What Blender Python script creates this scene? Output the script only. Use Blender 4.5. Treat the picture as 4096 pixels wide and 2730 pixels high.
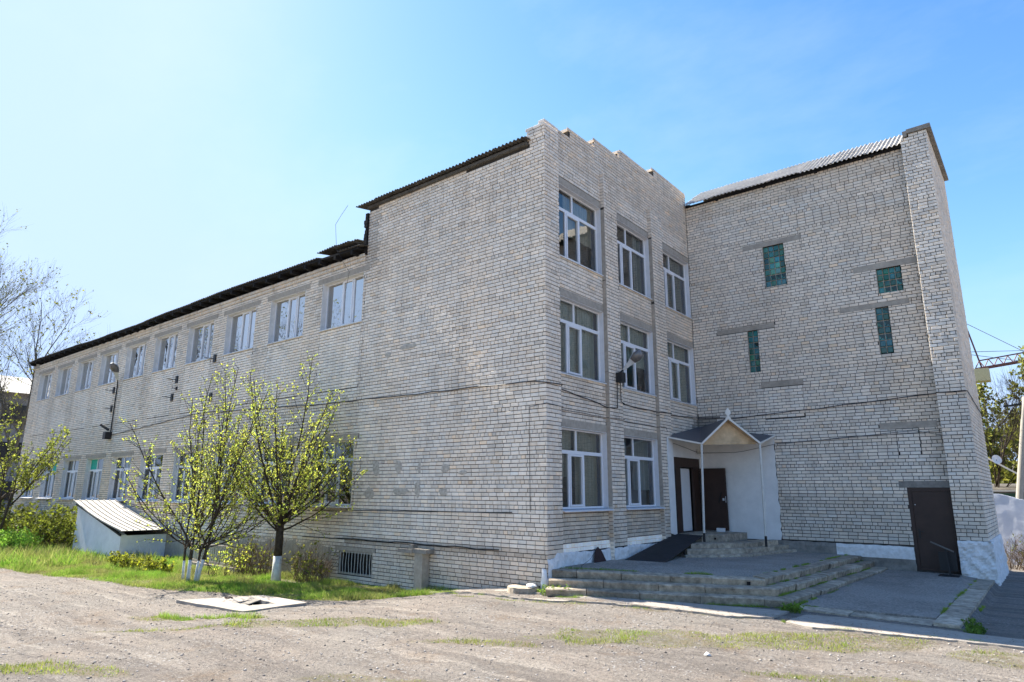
import bpy, math, random
import numpy as np
from mathutils import Vector, Matrix, noise

# ------------------------------------------------------------------ camera, light, exposure
S = bpy.context.scene
S.render.engine = 'CYCLES'
for o in list(bpy.data.objects): bpy.data.objects.remove(o)
CAM = Vector((9.383, -12.737, 2.415))
RIGHT = Vector((0.777065, 0.629405, 0.004389)); UP = Vector((0.138362, -0.177617, 0.974324)); FWD = Vector((-0.614025, 0.756506, 0.225106))
cd = bpy.data.cameras.new('camera'); cam = bpy.data.objects.new('camera', cd)
S.collection.objects.link(cam)
cam.matrix_world = Matrix(((RIGHT.x, UP.x, -FWD.x, CAM.x), (RIGHT.y, UP.y, -FWD.y, CAM.y), (RIGHT.z, UP.z, -FWD.z, CAM.z), (0, 0, 0, 1)))
cd.sensor_width = 36.0; cd.lens = 36.0 * 2611.16 / 4096; cd.clip_start = .1; cd.clip_end = 3000
S.camera = cam

SUN_EL = math.radians(46); SUN_AZ = Vector((-1, -0.022, 0)).normalized()
world = bpy.data.worlds.new('World'); S.world = world; world.use_nodes = True
wn = world.node_tree; wn.nodes.clear()
sky = wn.nodes.new('ShaderNodeTexSky'); sky.sky_type = 'NISHITA'; sky.sun_disc = False
sky.sun_elevation = SUN_EL; sky.sun_rotation = math.atan2(SUN_AZ.x, SUN_AZ.y)
sky.air_density = 1.0; sky.dust_density = .5; sky.ozone_density = 1.1; sky.altitude = 300
bg = wn.nodes.new('ShaderNodeBackground'); bg.inputs['Strength'].default_value = 0.15
wo = wn.nodes.new('ShaderNodeOutputWorld')
hsv = wn.nodes.new('ShaderNodeHueSaturation'); hsv.inputs['Saturation'].default_value = 1.0
# thin high wisps of cloud
tc = wn.nodes.new('ShaderNodeTexCoord'); mp = wn.nodes.new('ShaderNodeMapping'); mp.inputs['Scale'].default_value = (1.2, 2.6, 3.5)
nz = wn.nodes.new('ShaderNodeTexNoise'); nz.inputs['Scale'].default_value = 1.6; nz.inputs['Detail'].default_value = 7; nz.inputs['Roughness'].default_value = .6
mr = wn.nodes.new('ShaderNodeMapRange'); mr.inputs['From Min'].default_value = .48; mr.inputs['From Max'].default_value = .85; mr.inputs['To Max'].default_value = .3
mx = wn.nodes.new('ShaderNodeMix'); mx.data_type = 'RGBA'; mx.inputs['B'].default_value = (1.45, 1.75, 2.3, 1)
L = wn.links.new
L(tc.outputs['Generated'], mp.inputs['Vector']); L(mp.outputs[0], nz.inputs['Vector']); L(nz.outputs['Fac'], mr.inputs['Value'])
sep = wn.nodes.new('ShaderNodeSeparateColor'); comb = wn.nodes.new('ShaderNodeCombineColor'); L(sky.outputs[0], sep.inputs[0])
for ch, k_, e_, cap in ((0, .25, 1.5, 1.12), (1, .365, 1.2, 1.5), (2, .84, .6, 2.2)):      # camera-like tone curve applied to the whole sky
    p_ = wn.nodes.new('ShaderNodeMath'); p_.operation = 'POWER'; p_.inputs[1].default_value = e_; L(sep.outputs[ch], p_.inputs[0])
    q_ = wn.nodes.new('ShaderNodeMath'); q_.operation = 'MULTIPLY'; q_.inputs[1].default_value = k_; L(p_.outputs[0], q_.inputs[0])
    r_ = wn.nodes.new('ShaderNodeMath'); r_.operation = 'SMOOTH_MIN'; r_.inputs[1].default_value = cap; r_.inputs[2].default_value = .8; L(q_.outputs[0], r_.inputs[0]); L(r_.outputs[0], comb.inputs[ch])
L(comb.outputs[0], hsv.inputs['Color']); L(hsv.outputs[0], mx.inputs['A']); L(mr.outputs[0], mx.inputs['Factor'])
L(mx.outputs['Result'], bg.inputs['Color']); L(bg.outputs[0], wo.inputs[0])
sl = bpy.data.lights.new('sun', 'SUN'); sl.energy = 3.9; sl.angle = math.radians(.5); sl.color = (1, .93, .82)
sun = bpy.data.objects.new('sun', sl); S.collection.objects.link(sun)
sd = Vector((SUN_AZ.x * math.cos(SUN_EL), SUN_AZ.y * math.cos(SUN_EL), math.sin(SUN_EL)))
sun.rotation_euler = sd.to_track_quat('Z', 'Y').to_euler(); sun.location = (-20, 5, 30)
S.view_settings.view_transform = 'Standard'; S.view_settings.look = 'None'
S.view_settings.gamma = 1; S.view_settings.use_curve_mapping = False
S.view_settings.exposure = 2.04

rng = random.Random(7); nr = np.random.default_rng(5)
COL = S.collection

# ------------------------------------------------------------------ materials
def mat(name, col, rough=.85, spec=.3, var=.12, scale=6., bump=.0, bscale=40., metal=0., tone=False, col2=None, stain=0., trans=0., stretch=None):
    m = bpy.data.materials.new(name); m.use_nodes = True; nt = m.node_tree; N = nt.nodes; K = nt.links.new
    b = N['Principled BSDF']; b.inputs['Roughness'].default_value = rough; b.inputs['Specular IOR Level'].default_value = spec; b.inputs['Metallic'].default_value = metal
    geo = N.new('ShaderNodeNewGeometry'); src = geo.outputs['Position']
    if stretch:
        ma = N.new('ShaderNodeMapping'); ma.inputs['Scale'].default_value = stretch; K(src, ma.inputs[0]); src = ma.outputs[0]
    n1 = N.new('ShaderNodeTexNoise'); n1.inputs['Scale'].default_value = scale; n1.inputs['Detail'].default_value = 6; n1.inputs['Roughness'].default_value = .65
    K(src, n1.inputs['Vector'])
    r = N.new('ShaderNodeMapRange'); r.inputs['From Min'].default_value = .25; r.inputs['From Max'].default_value = .75
    K(n1.outputs['Fac'], r.inputs['Value'])
    mixc = N.new('ShaderNodeMix'); mixc.data_type = 'RGBA'
    c2 = col2 or tuple(c * (1 - 2 * var) for c in col)
    c1 = col if col2 else tuple(min(1, c * (1 + var)) for c in col)
    mixc.inputs['A'].default_value = (*c2, 1); mixc.inputs['B'].default_value = (*c1, 1)
    K(r.outputs[0], mixc.inputs['Factor']); out = mixc.outputs['Result']
    if tone:
        at = N.new('ShaderNodeAttribute'); at.attribute_name = 'tone'
        mu = N.new('ShaderNodeMix'); mu.data_type = 'RGBA'; mu.blend_type = 'MULTIPLY'; mu.inputs['Factor'].default_value = 1
        K(out, mu.inputs['A']); K(at.outputs['Color'], mu.inputs['B']); out = mu.outputs['Result']
    if stain:
        n3 = N.new('ShaderNodeTexNoise'); n3.inputs['Scale'].default_value = .9; n3.inputs['Detail'].default_value = 8; n3.inputs['Roughness'].default_value = .7
        K(geo.outputs['Position'], n3.inputs['Vector'])
        r3 = N.new('ShaderNodeMapRange'); r3.inputs['From Min'].default_value = .42; r3.inputs['From Max'].default_value = .68; r3.inputs['To Min'].default_value = 1; r3.inputs['To Max'].default_value = 1 - stain
        K(n3.outputs['Fac'], r3.inputs['Value'])
        vm = N.new('ShaderNodeVectorMath'); vm.operation = 'SCALE'; K(out, vm.inputs[0]); K(r3.outputs[0], vm.inputs['Scale']); out = vm.outputs[0]
    K(out, b.inputs['Base Color'])
    if bump:
        n2 = N.new('ShaderNodeTexNoise'); n2.inputs['Scale'].default_value = bscale; n2.inputs['Detail'].default_value = 5; K(src, n2.inputs['Vector'])
        bp = N.new('ShaderNodeBump'); bp.inputs['Strength'].default_value = 1; bp.inputs['Distance'].default_value = bump
        K(n2.outputs['Fac'], bp.inputs['Height']); K(bp.outputs[0], b.inputs['Normal'])
    if trans:
        tr = N.new('ShaderNodeBsdfTranslucent'); ms = N.new('ShaderNodeMixShader'); ms.inputs[0].default_value = trans
        K(out, tr.inputs['Color']); K(b.outputs[0], ms.inputs[1]); K(tr.outputs[0], ms.inputs[2]); K(ms.outputs[0], N['Material Output'].inputs[0])
    return m

def glass_mat(name, tint, refl=.12, rough=.01, wav=.0006):
    m = bpy.data.materials.new(name); m.use_nodes = True; nt = m.node_tree; N = nt.nodes; K = nt.links.new; N.clear()
    o = N.new('ShaderNodeOutputMaterial'); t = N.new('ShaderNodeBsdfTransparent'); t.inputs[0].default_value = (*tint, 1)
    g = N.new('ShaderNodeBsdfGlossy'); g.inputs['Roughness'].default_value = rough
    fr = N.new('ShaderNodeLayerWeight'); fr.inputs['Blend'].default_value = .38
    geo = N.new('ShaderNodeNewGeometry'); n = N.new('ShaderNodeTexNoise'); n.inputs['Scale'].default_value = 1.3; K(geo.outputs['Position'], n.inputs[0])
    bp = N.new('ShaderNodeBump'); bp.inputs['Distance'].default_value = wav * 30; bp.inputs['Strength'].default_value = .35; K(n.outputs['Fac'], bp.inputs['Height']); K(bp.outputs[0], g.inputs['Normal'])
    md = N.new('ShaderNodeMath'); md.operation = 'MULTIPLY_ADD'; md.inputs[1].default_value = .95; md.inputs[2].default_value = refl; md.use_clamp = True
    K(fr.outputs['Fresnel'], md.inputs[0])
    ms = N.new('ShaderNodeMixShader'); K(md.outputs[0], ms.inputs[0]); K(t.outputs[0], ms.inputs[1]); K(g.outputs[0], ms.inputs[2]); K(ms.outputs[0], o.inputs[0])
    return m

BRICK = mat('silicate_brick', (.86, .755, .615), .9, .2, .05, 14, .0012, 90, tone=True, stain=.09)
def streaks(m, amt):      # long water and soot streaks running down the wall
    nt = m.node_tree; N = nt.nodes; K = nt.links.new; b = N['Principled BSDF']; src = b.inputs['Base Color'].links[0].from_socket
    g = N.new('ShaderNodeNewGeometry'); ma = N.new('ShaderNodeMapping'); ma.inputs['Scale'].default_value = (1.3, 1.3, .16); K(g.outputs['Position'], ma.inputs[0])
    n = N.new('ShaderNodeTexNoise'); n.inputs['Scale'].default_value = 1.5; n.inputs['Detail'].default_value = 7; n.inputs['Roughness'].default_value = .68; K(ma.outputs[0], n.inputs['Vector'])
    r = N.new('ShaderNodeMapRange'); r.inputs['From Min'].default_value = .5; r.inputs['From Max'].default_value = .72; r.inputs['To Min'].default_value = 1; r.inputs['To Max'].default_value = 1 - amt; K(n.outputs['Fac'], r.inputs['Value'])
    v = N.new('ShaderNodeVectorMath'); v.operation = 'SCALE'; K(src, v.inputs[0]); K(r.outputs[0], v.inputs['Scale']); K(v.outputs[0], b.inputs['Base Color'])
streaks(BRICK, .2)
MORTAR = mat('mortar', (.07, .063, .055), .95, .1, .3, 9, .004, 60)
CONC = mat('lintel_concrete', (.43, .375, .305), .9, .2, .14, 8, .003, 60, stain=.2)
PATCHM = mat('mortar_smear', (.50, .45, .38), .95, .1, .25, 12, .006, 30)
CONCD = mat('dark_concrete', (.28, .255, .22), .9, .2, .2, 7, .004, 50, stain=.25)
STONE = mat('step_concrete', (.50, .42, .32), .92, .2, .34, 7, .014, 45, tone=True, stain=.35)
ASPH = mat('platform_asphalt', (.40, .36, .305), .9, .25, .4, 26, .006, 120, stain=.3)
AGG = mat('washed_aggregate', (.46, .41, .35), .9, .25, .7, 22, .012, 40, col2=(.11, .10, .09), stain=.3)
APRON = mat('pale_screed', (.36, .32, .275), .9, .2, .12, 9, .006, 50, stain=.22)
WHITEW = mat('whitewash', (.80, .80, .80), .9, .2, .06, 3, .006, 25, stain=.12)
WHITEROUGH = mat('rough_whitewash', (.86, .85, .83), .9, .2, .25, 9, .04, 9, col2=(.60, .58, .55))
PLASTER = mat('cream_plaster', (.80, .79, .76), .85, .2, .05, 2.5, .002, 30, stain=.10)
PVC = mat('white_pvc', (.76, .76, .77), .35, .5, .03)
REVEAL = mat('white_reveal', (.70, .70, .71), .6, .4, .05, 4)
REVO = mat('old_reveal', (.72, .71, .69), .8, .3, .1, 5)
SLATE = mat('corrugated_cement', (.50, .47, .42), .9, .2, .18, 5, .002, 70, stain=.3)
SLATED = mat('old_corrugated_cement', (.13, .12, .105), .92, .15, .3, 5, .002, 70)
TAR = mat('tarred_timber', (.018, .016, .015), .85, .2, .3)
BROWN = mat('brown_door_paint', (.048, .026, .019), .5, .35, .15, 3)
BLACKM = mat('black_metal', (.015, .015, .016), .5, .4, .1)
STEELW = mat('white_post_paint', (.62, .60, .54), .55, .4, .08, 8)
LAMPG = mat('lamp_housing', (.52, .55, .57), .4, .5, .08)
TAN = mat('tan_plywood', (.66, .48, .29), .8, .2, .15, 4, stain=.2)
BLUER = mat('grey_roof_sheet', (.075, .078, .09), .45, .5, .1, 5)
CREAMM = mat('cream_metal', (.68, .65, .58), .5, .4, .05)
ROOM = mat('room_plaster', (.5, .5, .46), .9, .1, .1)
CURT = mat('curtain_fabric', (.70, .74, .68), .95, .1, .08, trans=.3)
CURT2 = mat('cream_curtain', (.72, .66, .54), .95, .1, .08, trans=.3); CURT3 = mat('grey_blind', (.42, .46, .46), .95, .1, .08, trans=.2)
GREENB = mat('green_glass', (.022, .15, .11), .16, .6, .25, 6, .006, 12, tone=True)
GREENP = mat('turquoise_sheet', (.02, .42, .31), .6, .3, .1)
GLASS = glass_mat('window_glass', (.80, .84, .82), .10)
GLASSA = glass_mat('window_glass_bright', (.30, .34, .34), .52)
BARK = mat('bark', (.075, .06, .045), .95, .1, .3, 12, .004, 40)
BARKG = mat('pale_bark', (.13, .115, .09), .95, .1, .3, 8)
LIME = mat('limewashed_bark', (.62, .62, .60), .9, .1, .15, 12, .004, 30)
LEAFY = mat('young_leaf', (.62, .70, .12), .6, .3, .15, 3, trans=.55, tone=True)
LEAFD = mat('olive_leaf', (.24, .26, .05), .7, .2, .25, 3, trans=.4, tone=True)
FRUIT = mat('dried_berry', (.012, .008, .01), .6, .3)
GRASSM = mat('grass_blade', (.27, .40, .07), .7, .2, .25, 1.5, trans=.4, tone=True)
DRYM = mat('dry_twigs', (.16, .115, .08), .9, .1, .3)
PEB = mat('pebble', (.30, .28, .26), .85, .3, .2, 20, tone=True)
REDP = mat('red_crane_paint', (.10, .03, .028), .5, .4)
OCHRE = mat('ochre_cab', (.42, .38, .22), .6, .3)
SHEDR = mat('pale_shed_roof', (.46, .43, .38), .8, .3, .12, 5, stain=.25)
WHITEB = mat('white_block', (.75, .75, .75), .8, .2)
CABLE = mat('black_cable', (.02, .02, .022), .6, .3)
RUST = mat('rusty_sheet', (.055, .03, .028), .8, .3, .2)
POLE = mat('pole_concrete', (.33, .31, .27), .85, .2, .08)
LENS = mat('lamp_lens', (.14, .13, .125), .12, .6, .2)

# ------------------------------------------------------------------ mesh helpers
class M:
    def __init__(s): s.v = []; s.f = []; s.t = []; s.m = []
    def add(s, vs, fs, tone=(1, 1, 1), mi=0):
        n = len(s.v); s.v += [tuple(v) for v in vs]; s.t += [tone] * len(vs)
        s.f += [tuple(i + n for i in f) for f in fs]; s.m += [mi] * len(fs); return s
    def box(s, a, b, tone=(1, 1, 1), mi=0):
        (x0, y0, z0), (x1, y1, z1) = a, b
        return s.add([(x0, y0, z0), (x1, y0, z0), (x1, y1, z0), (x0, y1, z0), (x0, y0, z1), (x1, y0, z1), (x1, y1, z1), (x0, y1, z1)], BF, tone, mi)
    def hexa(s, p, tone=(1, 1, 1), mi=0): return s.add(p, BF, tone, mi)
    def prism(s, poly, z0, z1, tone=(1, 1, 1)):
        n = len(poly); zz = (lambda v, i: v[i] if isinstance(v, (list, tuple)) else v)
        return s.add([(p[0], p[1], zz(z0, i)) for i, p in enumerate(poly)] + [(p[0], p[1], zz(z1, i)) for i, p in enumerate(poly)],
                     [tuple(range(n))[::-1], tuple(range(n, 2 * n))] + [(i, (i + 1) % n, n + (i + 1) % n, n + i) for i in range(n)], tone)
    def tube(s, pts, rad, k=6, tone=(1, 1, 1), mi=0, cap=True):
        n0 = len(s.v); P = [Vector(p) for p in pts]; n = len(P)
        if not isinstance(rad, (list, tuple)): rad = [rad] * n
        ref = Vector((0, 0, 1)) if abs((P[-1] - P[0]).normalized().z) < .9 else Vector((1, 0, 0))
        for i in range(n):
            d = (P[min(i + 1, n - 1)] - P[max(i - 1, 0)]).normalized()
            a = d.cross(ref).normalized(); b = d.cross(a)
            for j in range(k):
                t = 2 * math.pi * j / k; q = P[i] + rad[i] * (math.cos(t) * a + math.sin(t) * b); s.v.append(q[:]); s.t.append(tone)
        for i in range(n - 1):
            for j in range(k):
                s.f.append((n0 + i * k + j, n0 + i * k + (j + 1) % k, n0 + (i + 1) * k + (j + 1) % k, n0 + (i + 1) * k + j)); s.m.append(mi)
        if cap:
            s.f.append(tuple(n0 + j for j in range(k))[::-1]); s.f.append(tuple(n0 + (n - 1) * k + j for j in range(k))); s.m += [mi, mi]
        return s
    def bar(s, a, b, w, h=None, tone=(1, 1, 1), mi=0, up=(0, 0, 1)):
        h = h or w; a = Vector(a); b = Vector(b); d = (b - a).normalized(); u = Vector(up)
        if abs(d.dot(u)) > .98: u = Vector((1, 0, 0))
        x = d.cross(u).normalized() * w / 2; y = x.cross(d).normalized() * h / 2
        return s.hexa([a - x - y, a + x - y, b + x - y, b - x - y, a - x + y, a + x + y, b + x + y, b - x + y], tone, mi)
    def mesh(s, name, mats, off=(0, 0, 0), smooth=False):
        me = bpy.data.meshes.new(name); ox, oy, oz = off
        me.from_pydata([(x - ox, y - oy, z - oz) for x, y, z in s.v], [], s.f)
        for m_ in (mats if isinstance(mats, (list, tuple)) else [mats]): me.materials.append(m_)
        if any(s.m): me.polygons.foreach_set('material_index', s.m)
        a = me.attributes.new('tone', 'FLOAT_COLOR', 'POINT')
        a.data.foreach_set('color', np.array([(*t, 1) for t in s.t], dtype=np.float32).ravel())
        if smooth: me.polygons.foreach_set('use_smooth', [True] * len(me.polygons))
        me.update(); return me
BF = [(0, 3, 2, 1), (4, 5, 6, 7), (0, 1, 5, 4), (1, 2, 6, 5), (2, 3, 7, 6), (3, 0, 4, 7)]
ORI = {}
def thing(name, label, cat, loc=(0, 0, 0), group=None, mesh=None):
    o = bpy.data.objects.new(name, mesh); COL.objects.link(o); o.location = loc
    o['label'] = label; o['category'] = cat
    if group: o['group'] = group
    ORI[o.name] = tuple(loc); return o
def solo(name, m, mats, label, cat, loc=(0, 0, 0), group=None, smooth=False, kind=None):
    o = thing(name, label, cat, loc, group, m.mesh(name, mats, loc, smooth))
    if kind: o['kind'] = kind
    return o
def part(name, m, mats, parent, label=None, smooth=False, kind=None):
    off = ORI[parent.name]; o = bpy.data.objects.new(name, m.mesh(name, mats, off, smooth)); COL.objects.link(o); o.parent = parent
    ORI[o.name] = off
    if label: o['label'] = label
    if kind: o['kind'] = kind
    return o
def struct(name, m, mats, smooth=False, kind='structure', label=None):
    o = bpy.data.objects.new(name, m.mesh(name, mats, (0, 0, 0), smooth)); COL.objects.link(o); o['kind'] = kind
    if label: o['label'] = label
    ORI[o.name] = (0, 0, 0); return o
def jit(a): return rng.uniform(-a, a)
def sm(x): x = min(1, max(0, x)); return x * x * (3 - 2 * x)
def arrmesh(name, V, F, mats, tone=None, smooth=False):
    me = bpy.data.meshes.new(name); V = np.asarray(V, np.float32); F = np.asarray(F, np.int32); k = F.shape[1]
    me.vertices.add(len(V)); me.vertices.foreach_set('co', V.ravel())
    me.loops.add(F.size); me.loops.foreach_set('vertex_index', F.ravel())
    me.polygons.add(len(F)); me.polygons.foreach_set('loop_start', np.arange(0, F.size, k, dtype=np.int32))
    me.materials.append(mats)
    if tone is not None:
        a = me.attributes.new('tone', 'FLOAT_COLOR', 'POINT'); t = np.ones((len(V), 4), np.float32); t[:, :3] = tone; a.data.foreach_set('color', t.ravel())
    me.update(calc_edges=True)
    if smooth: me.polygons.foreach_set('use_smooth', [True] * len(F))
    return me

class Wall:
    def __init__(s, O, U, N): s.O = Vector(O); s.U = Vector(U); s.N = Vector(N)
    def p(s, u, d, z): return (s.O + s.U * u + s.N * d + Vector((0, 0, z)))[:]
    def box(s, m, u0, u1, d0, d1, z0, z1, tone=(1, 1, 1), mi=0):
        return m.add([s.p(u0, d1, z0), s.p(u1, d1, z0), s.p(u1, d0, z0), s.p(u0, d0, z0), s.p(u0, d1, z1), s.p(u1, d1, z1), s.p(u1, d0, z1), s.p(u0, d0, z1)], BF, tone, mi)

# ------------------------------------------------------------------ ground
def vnoise(x, y, s, seed=0):
    x = np.asarray(x, float) / s + 1000; y = np.asarray(y, float) / s + 1000
    xi = np.floor(x).astype(np.int64); yi = np.floor(y).astype(np.int64); fx = x - xi; fy = y - yi
    def h(a, b):
        n = (a * 374761393 + b * 668265263 + seed * 982451653) & 0x7fffffff
        n = ((n ^ (n >> 13)) * 1274126177) & 0x7fffffff
        return ((n ^ (n >> 16)) & 0xffff) / 65535.
    fx = fx * fx * (3 - 2 * fx); fy = fy * fy * (3 - 2 * fy)
    return (h(xi, yi) * (1 - fx) + h(xi + 1, yi) * fx) * (1 - fy) + (h(xi, yi + 1) * (1 - fx) + h(xi + 1, yi + 1) * fx) * fy
def nsm(x): x = np.clip(x, 0, 1); return x * x * (3 - 2 * x)
def gz(x, y):
    x = np.asarray(x, float); y = np.asarray(y, float)
    s = nsm(-x / 5.0); k = .38 - .14 * nsm((-y - 1) / 4)
    z = .2 - s * k - .12 * nsm((x - 7.86) / .12) * nsm((y - .6) / .6)
    z = z - .22 * nsm((-x - 22) / 14)
    near = np.clip(1 - np.abs(y + 4) / 60, 0, 1)
    rut = x * .62 + y * .78      # wheel tracks run along the front
    z = z + near * nsm((-y - 4.2) / 1.) * .05 * np.abs(vnoise(x * .25 - y * .2, rut * 3.0, 1.0, 41) - .5)
    z = z + near * (.05 * (vnoise(x, y, 1.6, 3) - .5) + .03 * (vnoise(x, y, .5, 4) - .5) + .022 * (vnoise(x, y, .17, 6) - .5)) * nsm((-y + .4) / .8)
    return z
def g1(x, y): return float(gz(x, y))
PATCH = [(-.7, -5.35, 2.0, .42, .93), (4.1, -2.9, 1.9, .62, .85), (6.1, -1.4, 1.9, .7, .9), (-.7, -9.4, 1.1, .3, .6), (2.2, -5.0, 1.0, .22, .8), (-3.0, -5.7, .9, .14, .5), (8.5, -1.0, .6, .5, .6), (-3.1, -7.3, 1.1, .16, .7), (2.8, -7.2, 1.2, .2, .7), (6.9, -3.4, 1.2, .2, .7), (-4.4, -6.5, .8, .2, .4)]
def grassmask(x, y):
    x = np.asarray(x, float); y = np.asarray(y, float)
    fb = np.interp(-x, [2.2, 2.6, 3.4, 6.2, 9, 12, 16.5, 24, 34, 60], [.1, -1.1, -2.5, -4.0, -4.7, -5.5, -6.2, -6.9, -8, -9])
    fb = fb + .5 * (vnoise(x, y, 1.1, 9) - .5)
    m = nsm((y - fb) / .35) * (x < -2.0)
    for cx, cy, a, b, ang in PATCH:
        dx = x - cx; dy = y - cy; c, s_ = math.cos(ang * .72), math.sin(ang * .72); u = dx * c + dy * s_; v = -dx * s_ + dy * c
        r = np.sqrt((u / a) ** 2 + (v / b) ** 2) + .55 * (vnoise(x, y, .45, 11) - .5)
        m = np.maximum(m, .85 * nsm((1.12 - r) / .3))
    yl = np.interp(x, [-3, .4, 2.6, 4.7, 5.2], [-1.6, -1.28, -.55, -.12, .5])
    m = np.maximum(m, nsm(1 - np.abs(y - yl + .12) / .16) * (x > -1.5) * (x < 5.3) * nsm((vnoise(x, y, .5, 21) - .25) * 3))
    return m
xs = np.concatenate([[-500, -300, -180, -110, -80], np.arange(-60, -14, .5), np.arange(-14, 10.5, .09), np.arange(10.6, 20, .6), [25, 40, 80, 160, 300, 500]])
ys = np.concatenate([[-500, -300, -160, -80, -50, -30, -20, -16], np.arange(-13, 1.4, .09), np.arange(1.6, 30, .8), [35, 50, 80, 140, 250, 400, 600]])
X, Y = np.meshgrid(xs, ys); Z = gz(X, Y)
nx, ny = len(xs), len(ys); idx = np.arange(nx * ny).reshape(ny, nx)
F = np.stack([idx[:-1, :-1], idx[:-1, 1:], idx[1:, 1:], idx[1:, :-1]], -1).reshape(-1, 4)
GROUND = bpy.data.materials.new('packed_dirt'); GROUND.use_nodes = True
def ground_mat():
    nt = GROUND.node_tree; N = nt.nodes; K = nt.links.new; b = N['Principled BSDF']; b.inputs['Roughness'].default_value = .95; b.inputs['Specular IOR Level'].default_value = .15
    geo = N.new('ShaderNodeNewGeometry'); P = geo.outputs['Position']
    def nse(s, d=6, r=.65, vec=P):
        n = N.new('ShaderNodeTexNoise'); n.inputs['Scale'].default_value = s; n.inputs['Detail'].default_value = d; n.inputs['Roughness'].default_value = r; K(vec, n.inputs['Vector']); return n.outputs['Fac']
    def rng_(v, a, b_, c=0, d=1):
        m = N.new('ShaderNodeMapRange'); m.inputs[1].default_value = a; m.inputs[2].default_value = b_; m.inputs[3].default_value = c; m.inputs[4].default_value = d; K(v, m.inputs[0]); return m.outputs[0]
    def mix(f, A, B):
        m = N.new('ShaderNodeMix'); m.data_type = 'RGBA'
        K(f, m.inputs['Factor'])
        for k, v in (('A', A), ('B', B)):
            if isinstance(v, tuple): m.inputs[k].default_value = (*v, 1)
            else: K(v, m.inputs[k])
        return m.outputs['Result']
    c = mix(rng_(nse(.35), .35, .65), (.285, .24, .20), (.25, .228, .20))
    mp_ = N.new('ShaderNodeMapping'); mp_.inputs['Rotation'].default_value = (0, 0, -.68); mp_.inputs['Scale'].default_value = (.45, 2.2, 1); K(P, mp_.inputs[0])
    c = mix(rng_(nse(1.0, 8, .7, mp_.outputs[0]), .48, .68, 0, .75), c, (.115, .103, .094))
    c = mix(rng_(nse(5, 8, .75), .5, .72, 0, .7), c, (.31, .285, .255))
    m3 = N.new('ShaderNodeMapping'); m3.inputs['Rotation'].default_value = (0, 0, -.68); m3.inputs['Scale'].default_value = (.12, 1.5, 1); K(P, m3.inputs[0])
    c = mix(rng_(nse(1.3, 5, .6, m3.outputs[0]), .52, .6, 0, .6), c, (.16, .14, .125))
    c = mix(rng_(nse(2.1, 4, .6, m3.outputs[0]), .56, .66, 0, .55), c, (.42, .375, .32))
    c = mix(rng_(nse(.9, 6, .7), .55, .68, 0, .6), c, (.21, .15, .10))
    c = mix(rng_(nse(38, 4, .8), .5, .66, 0, .85), c, (.09, .082, .078))
    v = N.new('ShaderNodeTexVoronoi'); v.inputs['Scale'].default_value = 30; K(P, v.inputs['Vector'])
    c = mix(rng_(v.outputs['Distance'], .12, .22, .55, 0), c, (.38, .365, .35))
    c = mix(rng_(nse(13, 5, .8), .52, .64, 0, .8), c, (.13, .115, .10))
    c = mix(rng_(nse(19, 5, .8, mp_.outputs[0]), .55, .68, 0, .8), c, (.42, .385, .34))
    v2 = N.new('ShaderNodeTexVoronoi'); v2.inputs['Scale'].default_value = 13; K(P, v2.inputs['Vector'])
    pm = N.new('ShaderNodeMath'); pm.operation = 'MULTIPLY'; K(rng_(v2.outputs['Distance'], .1, .3, 1, 0), pm.inputs[0]); K(rng_(nse(.8, 4, .6), .45, .6), pm.inputs[1])
    c = mix(pm.outputs[0], c, (.40, .395, .385))
    at = N.new('ShaderNodeAttribute'); at.attribute_name = 'grass'
    gm = N.new('ShaderNodeMath'); gm.operation = 'MULTIPLY'; K(at.outputs['Fac'], gm.inputs[0]); K(rng_(nse(7, 6, .75), .38, .58, 0, .95), gm.inputs[1])
    gc = mix(rng_(nse(3.5, 7, .75), .38, .62), (.11, .11, .045), (.21, .165, .11))
    c = mix(gm.outputs[0], c, gc)
    K(c, b.inputs['Base Color'])
    hs = N.new('ShaderNodeMath'); hs.operation = 'ADD'; K(nse(14, 8, .75), hs.inputs[0]); K(rng_(v.outputs['Distance'], 0, .25, .5, 0), hs.inputs[1])
    bp = N.new('ShaderNodeBump'); bp.inputs['Distance'].default_value = .075; bp.inputs['Strength'].default_value = 1; K(hs.outputs[0], bp.inputs['Height']); K(bp.outputs[0], b.inputs['Normal'])
ground_mat()
me = arrmesh('ground', np.stack([X, Y, Z], -1).reshape(-1, 3), F, GROUND, smooth=True)
a = me.attributes.new('grass', 'FLOAT', 'POINT'); a.data.foreach_set('value', grassmask(X, Y).ravel().astype(np.float32))
go = bpy.data.objects.new('ground', me); COL.objects.link(go); go['kind'] = 'structure'

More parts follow.
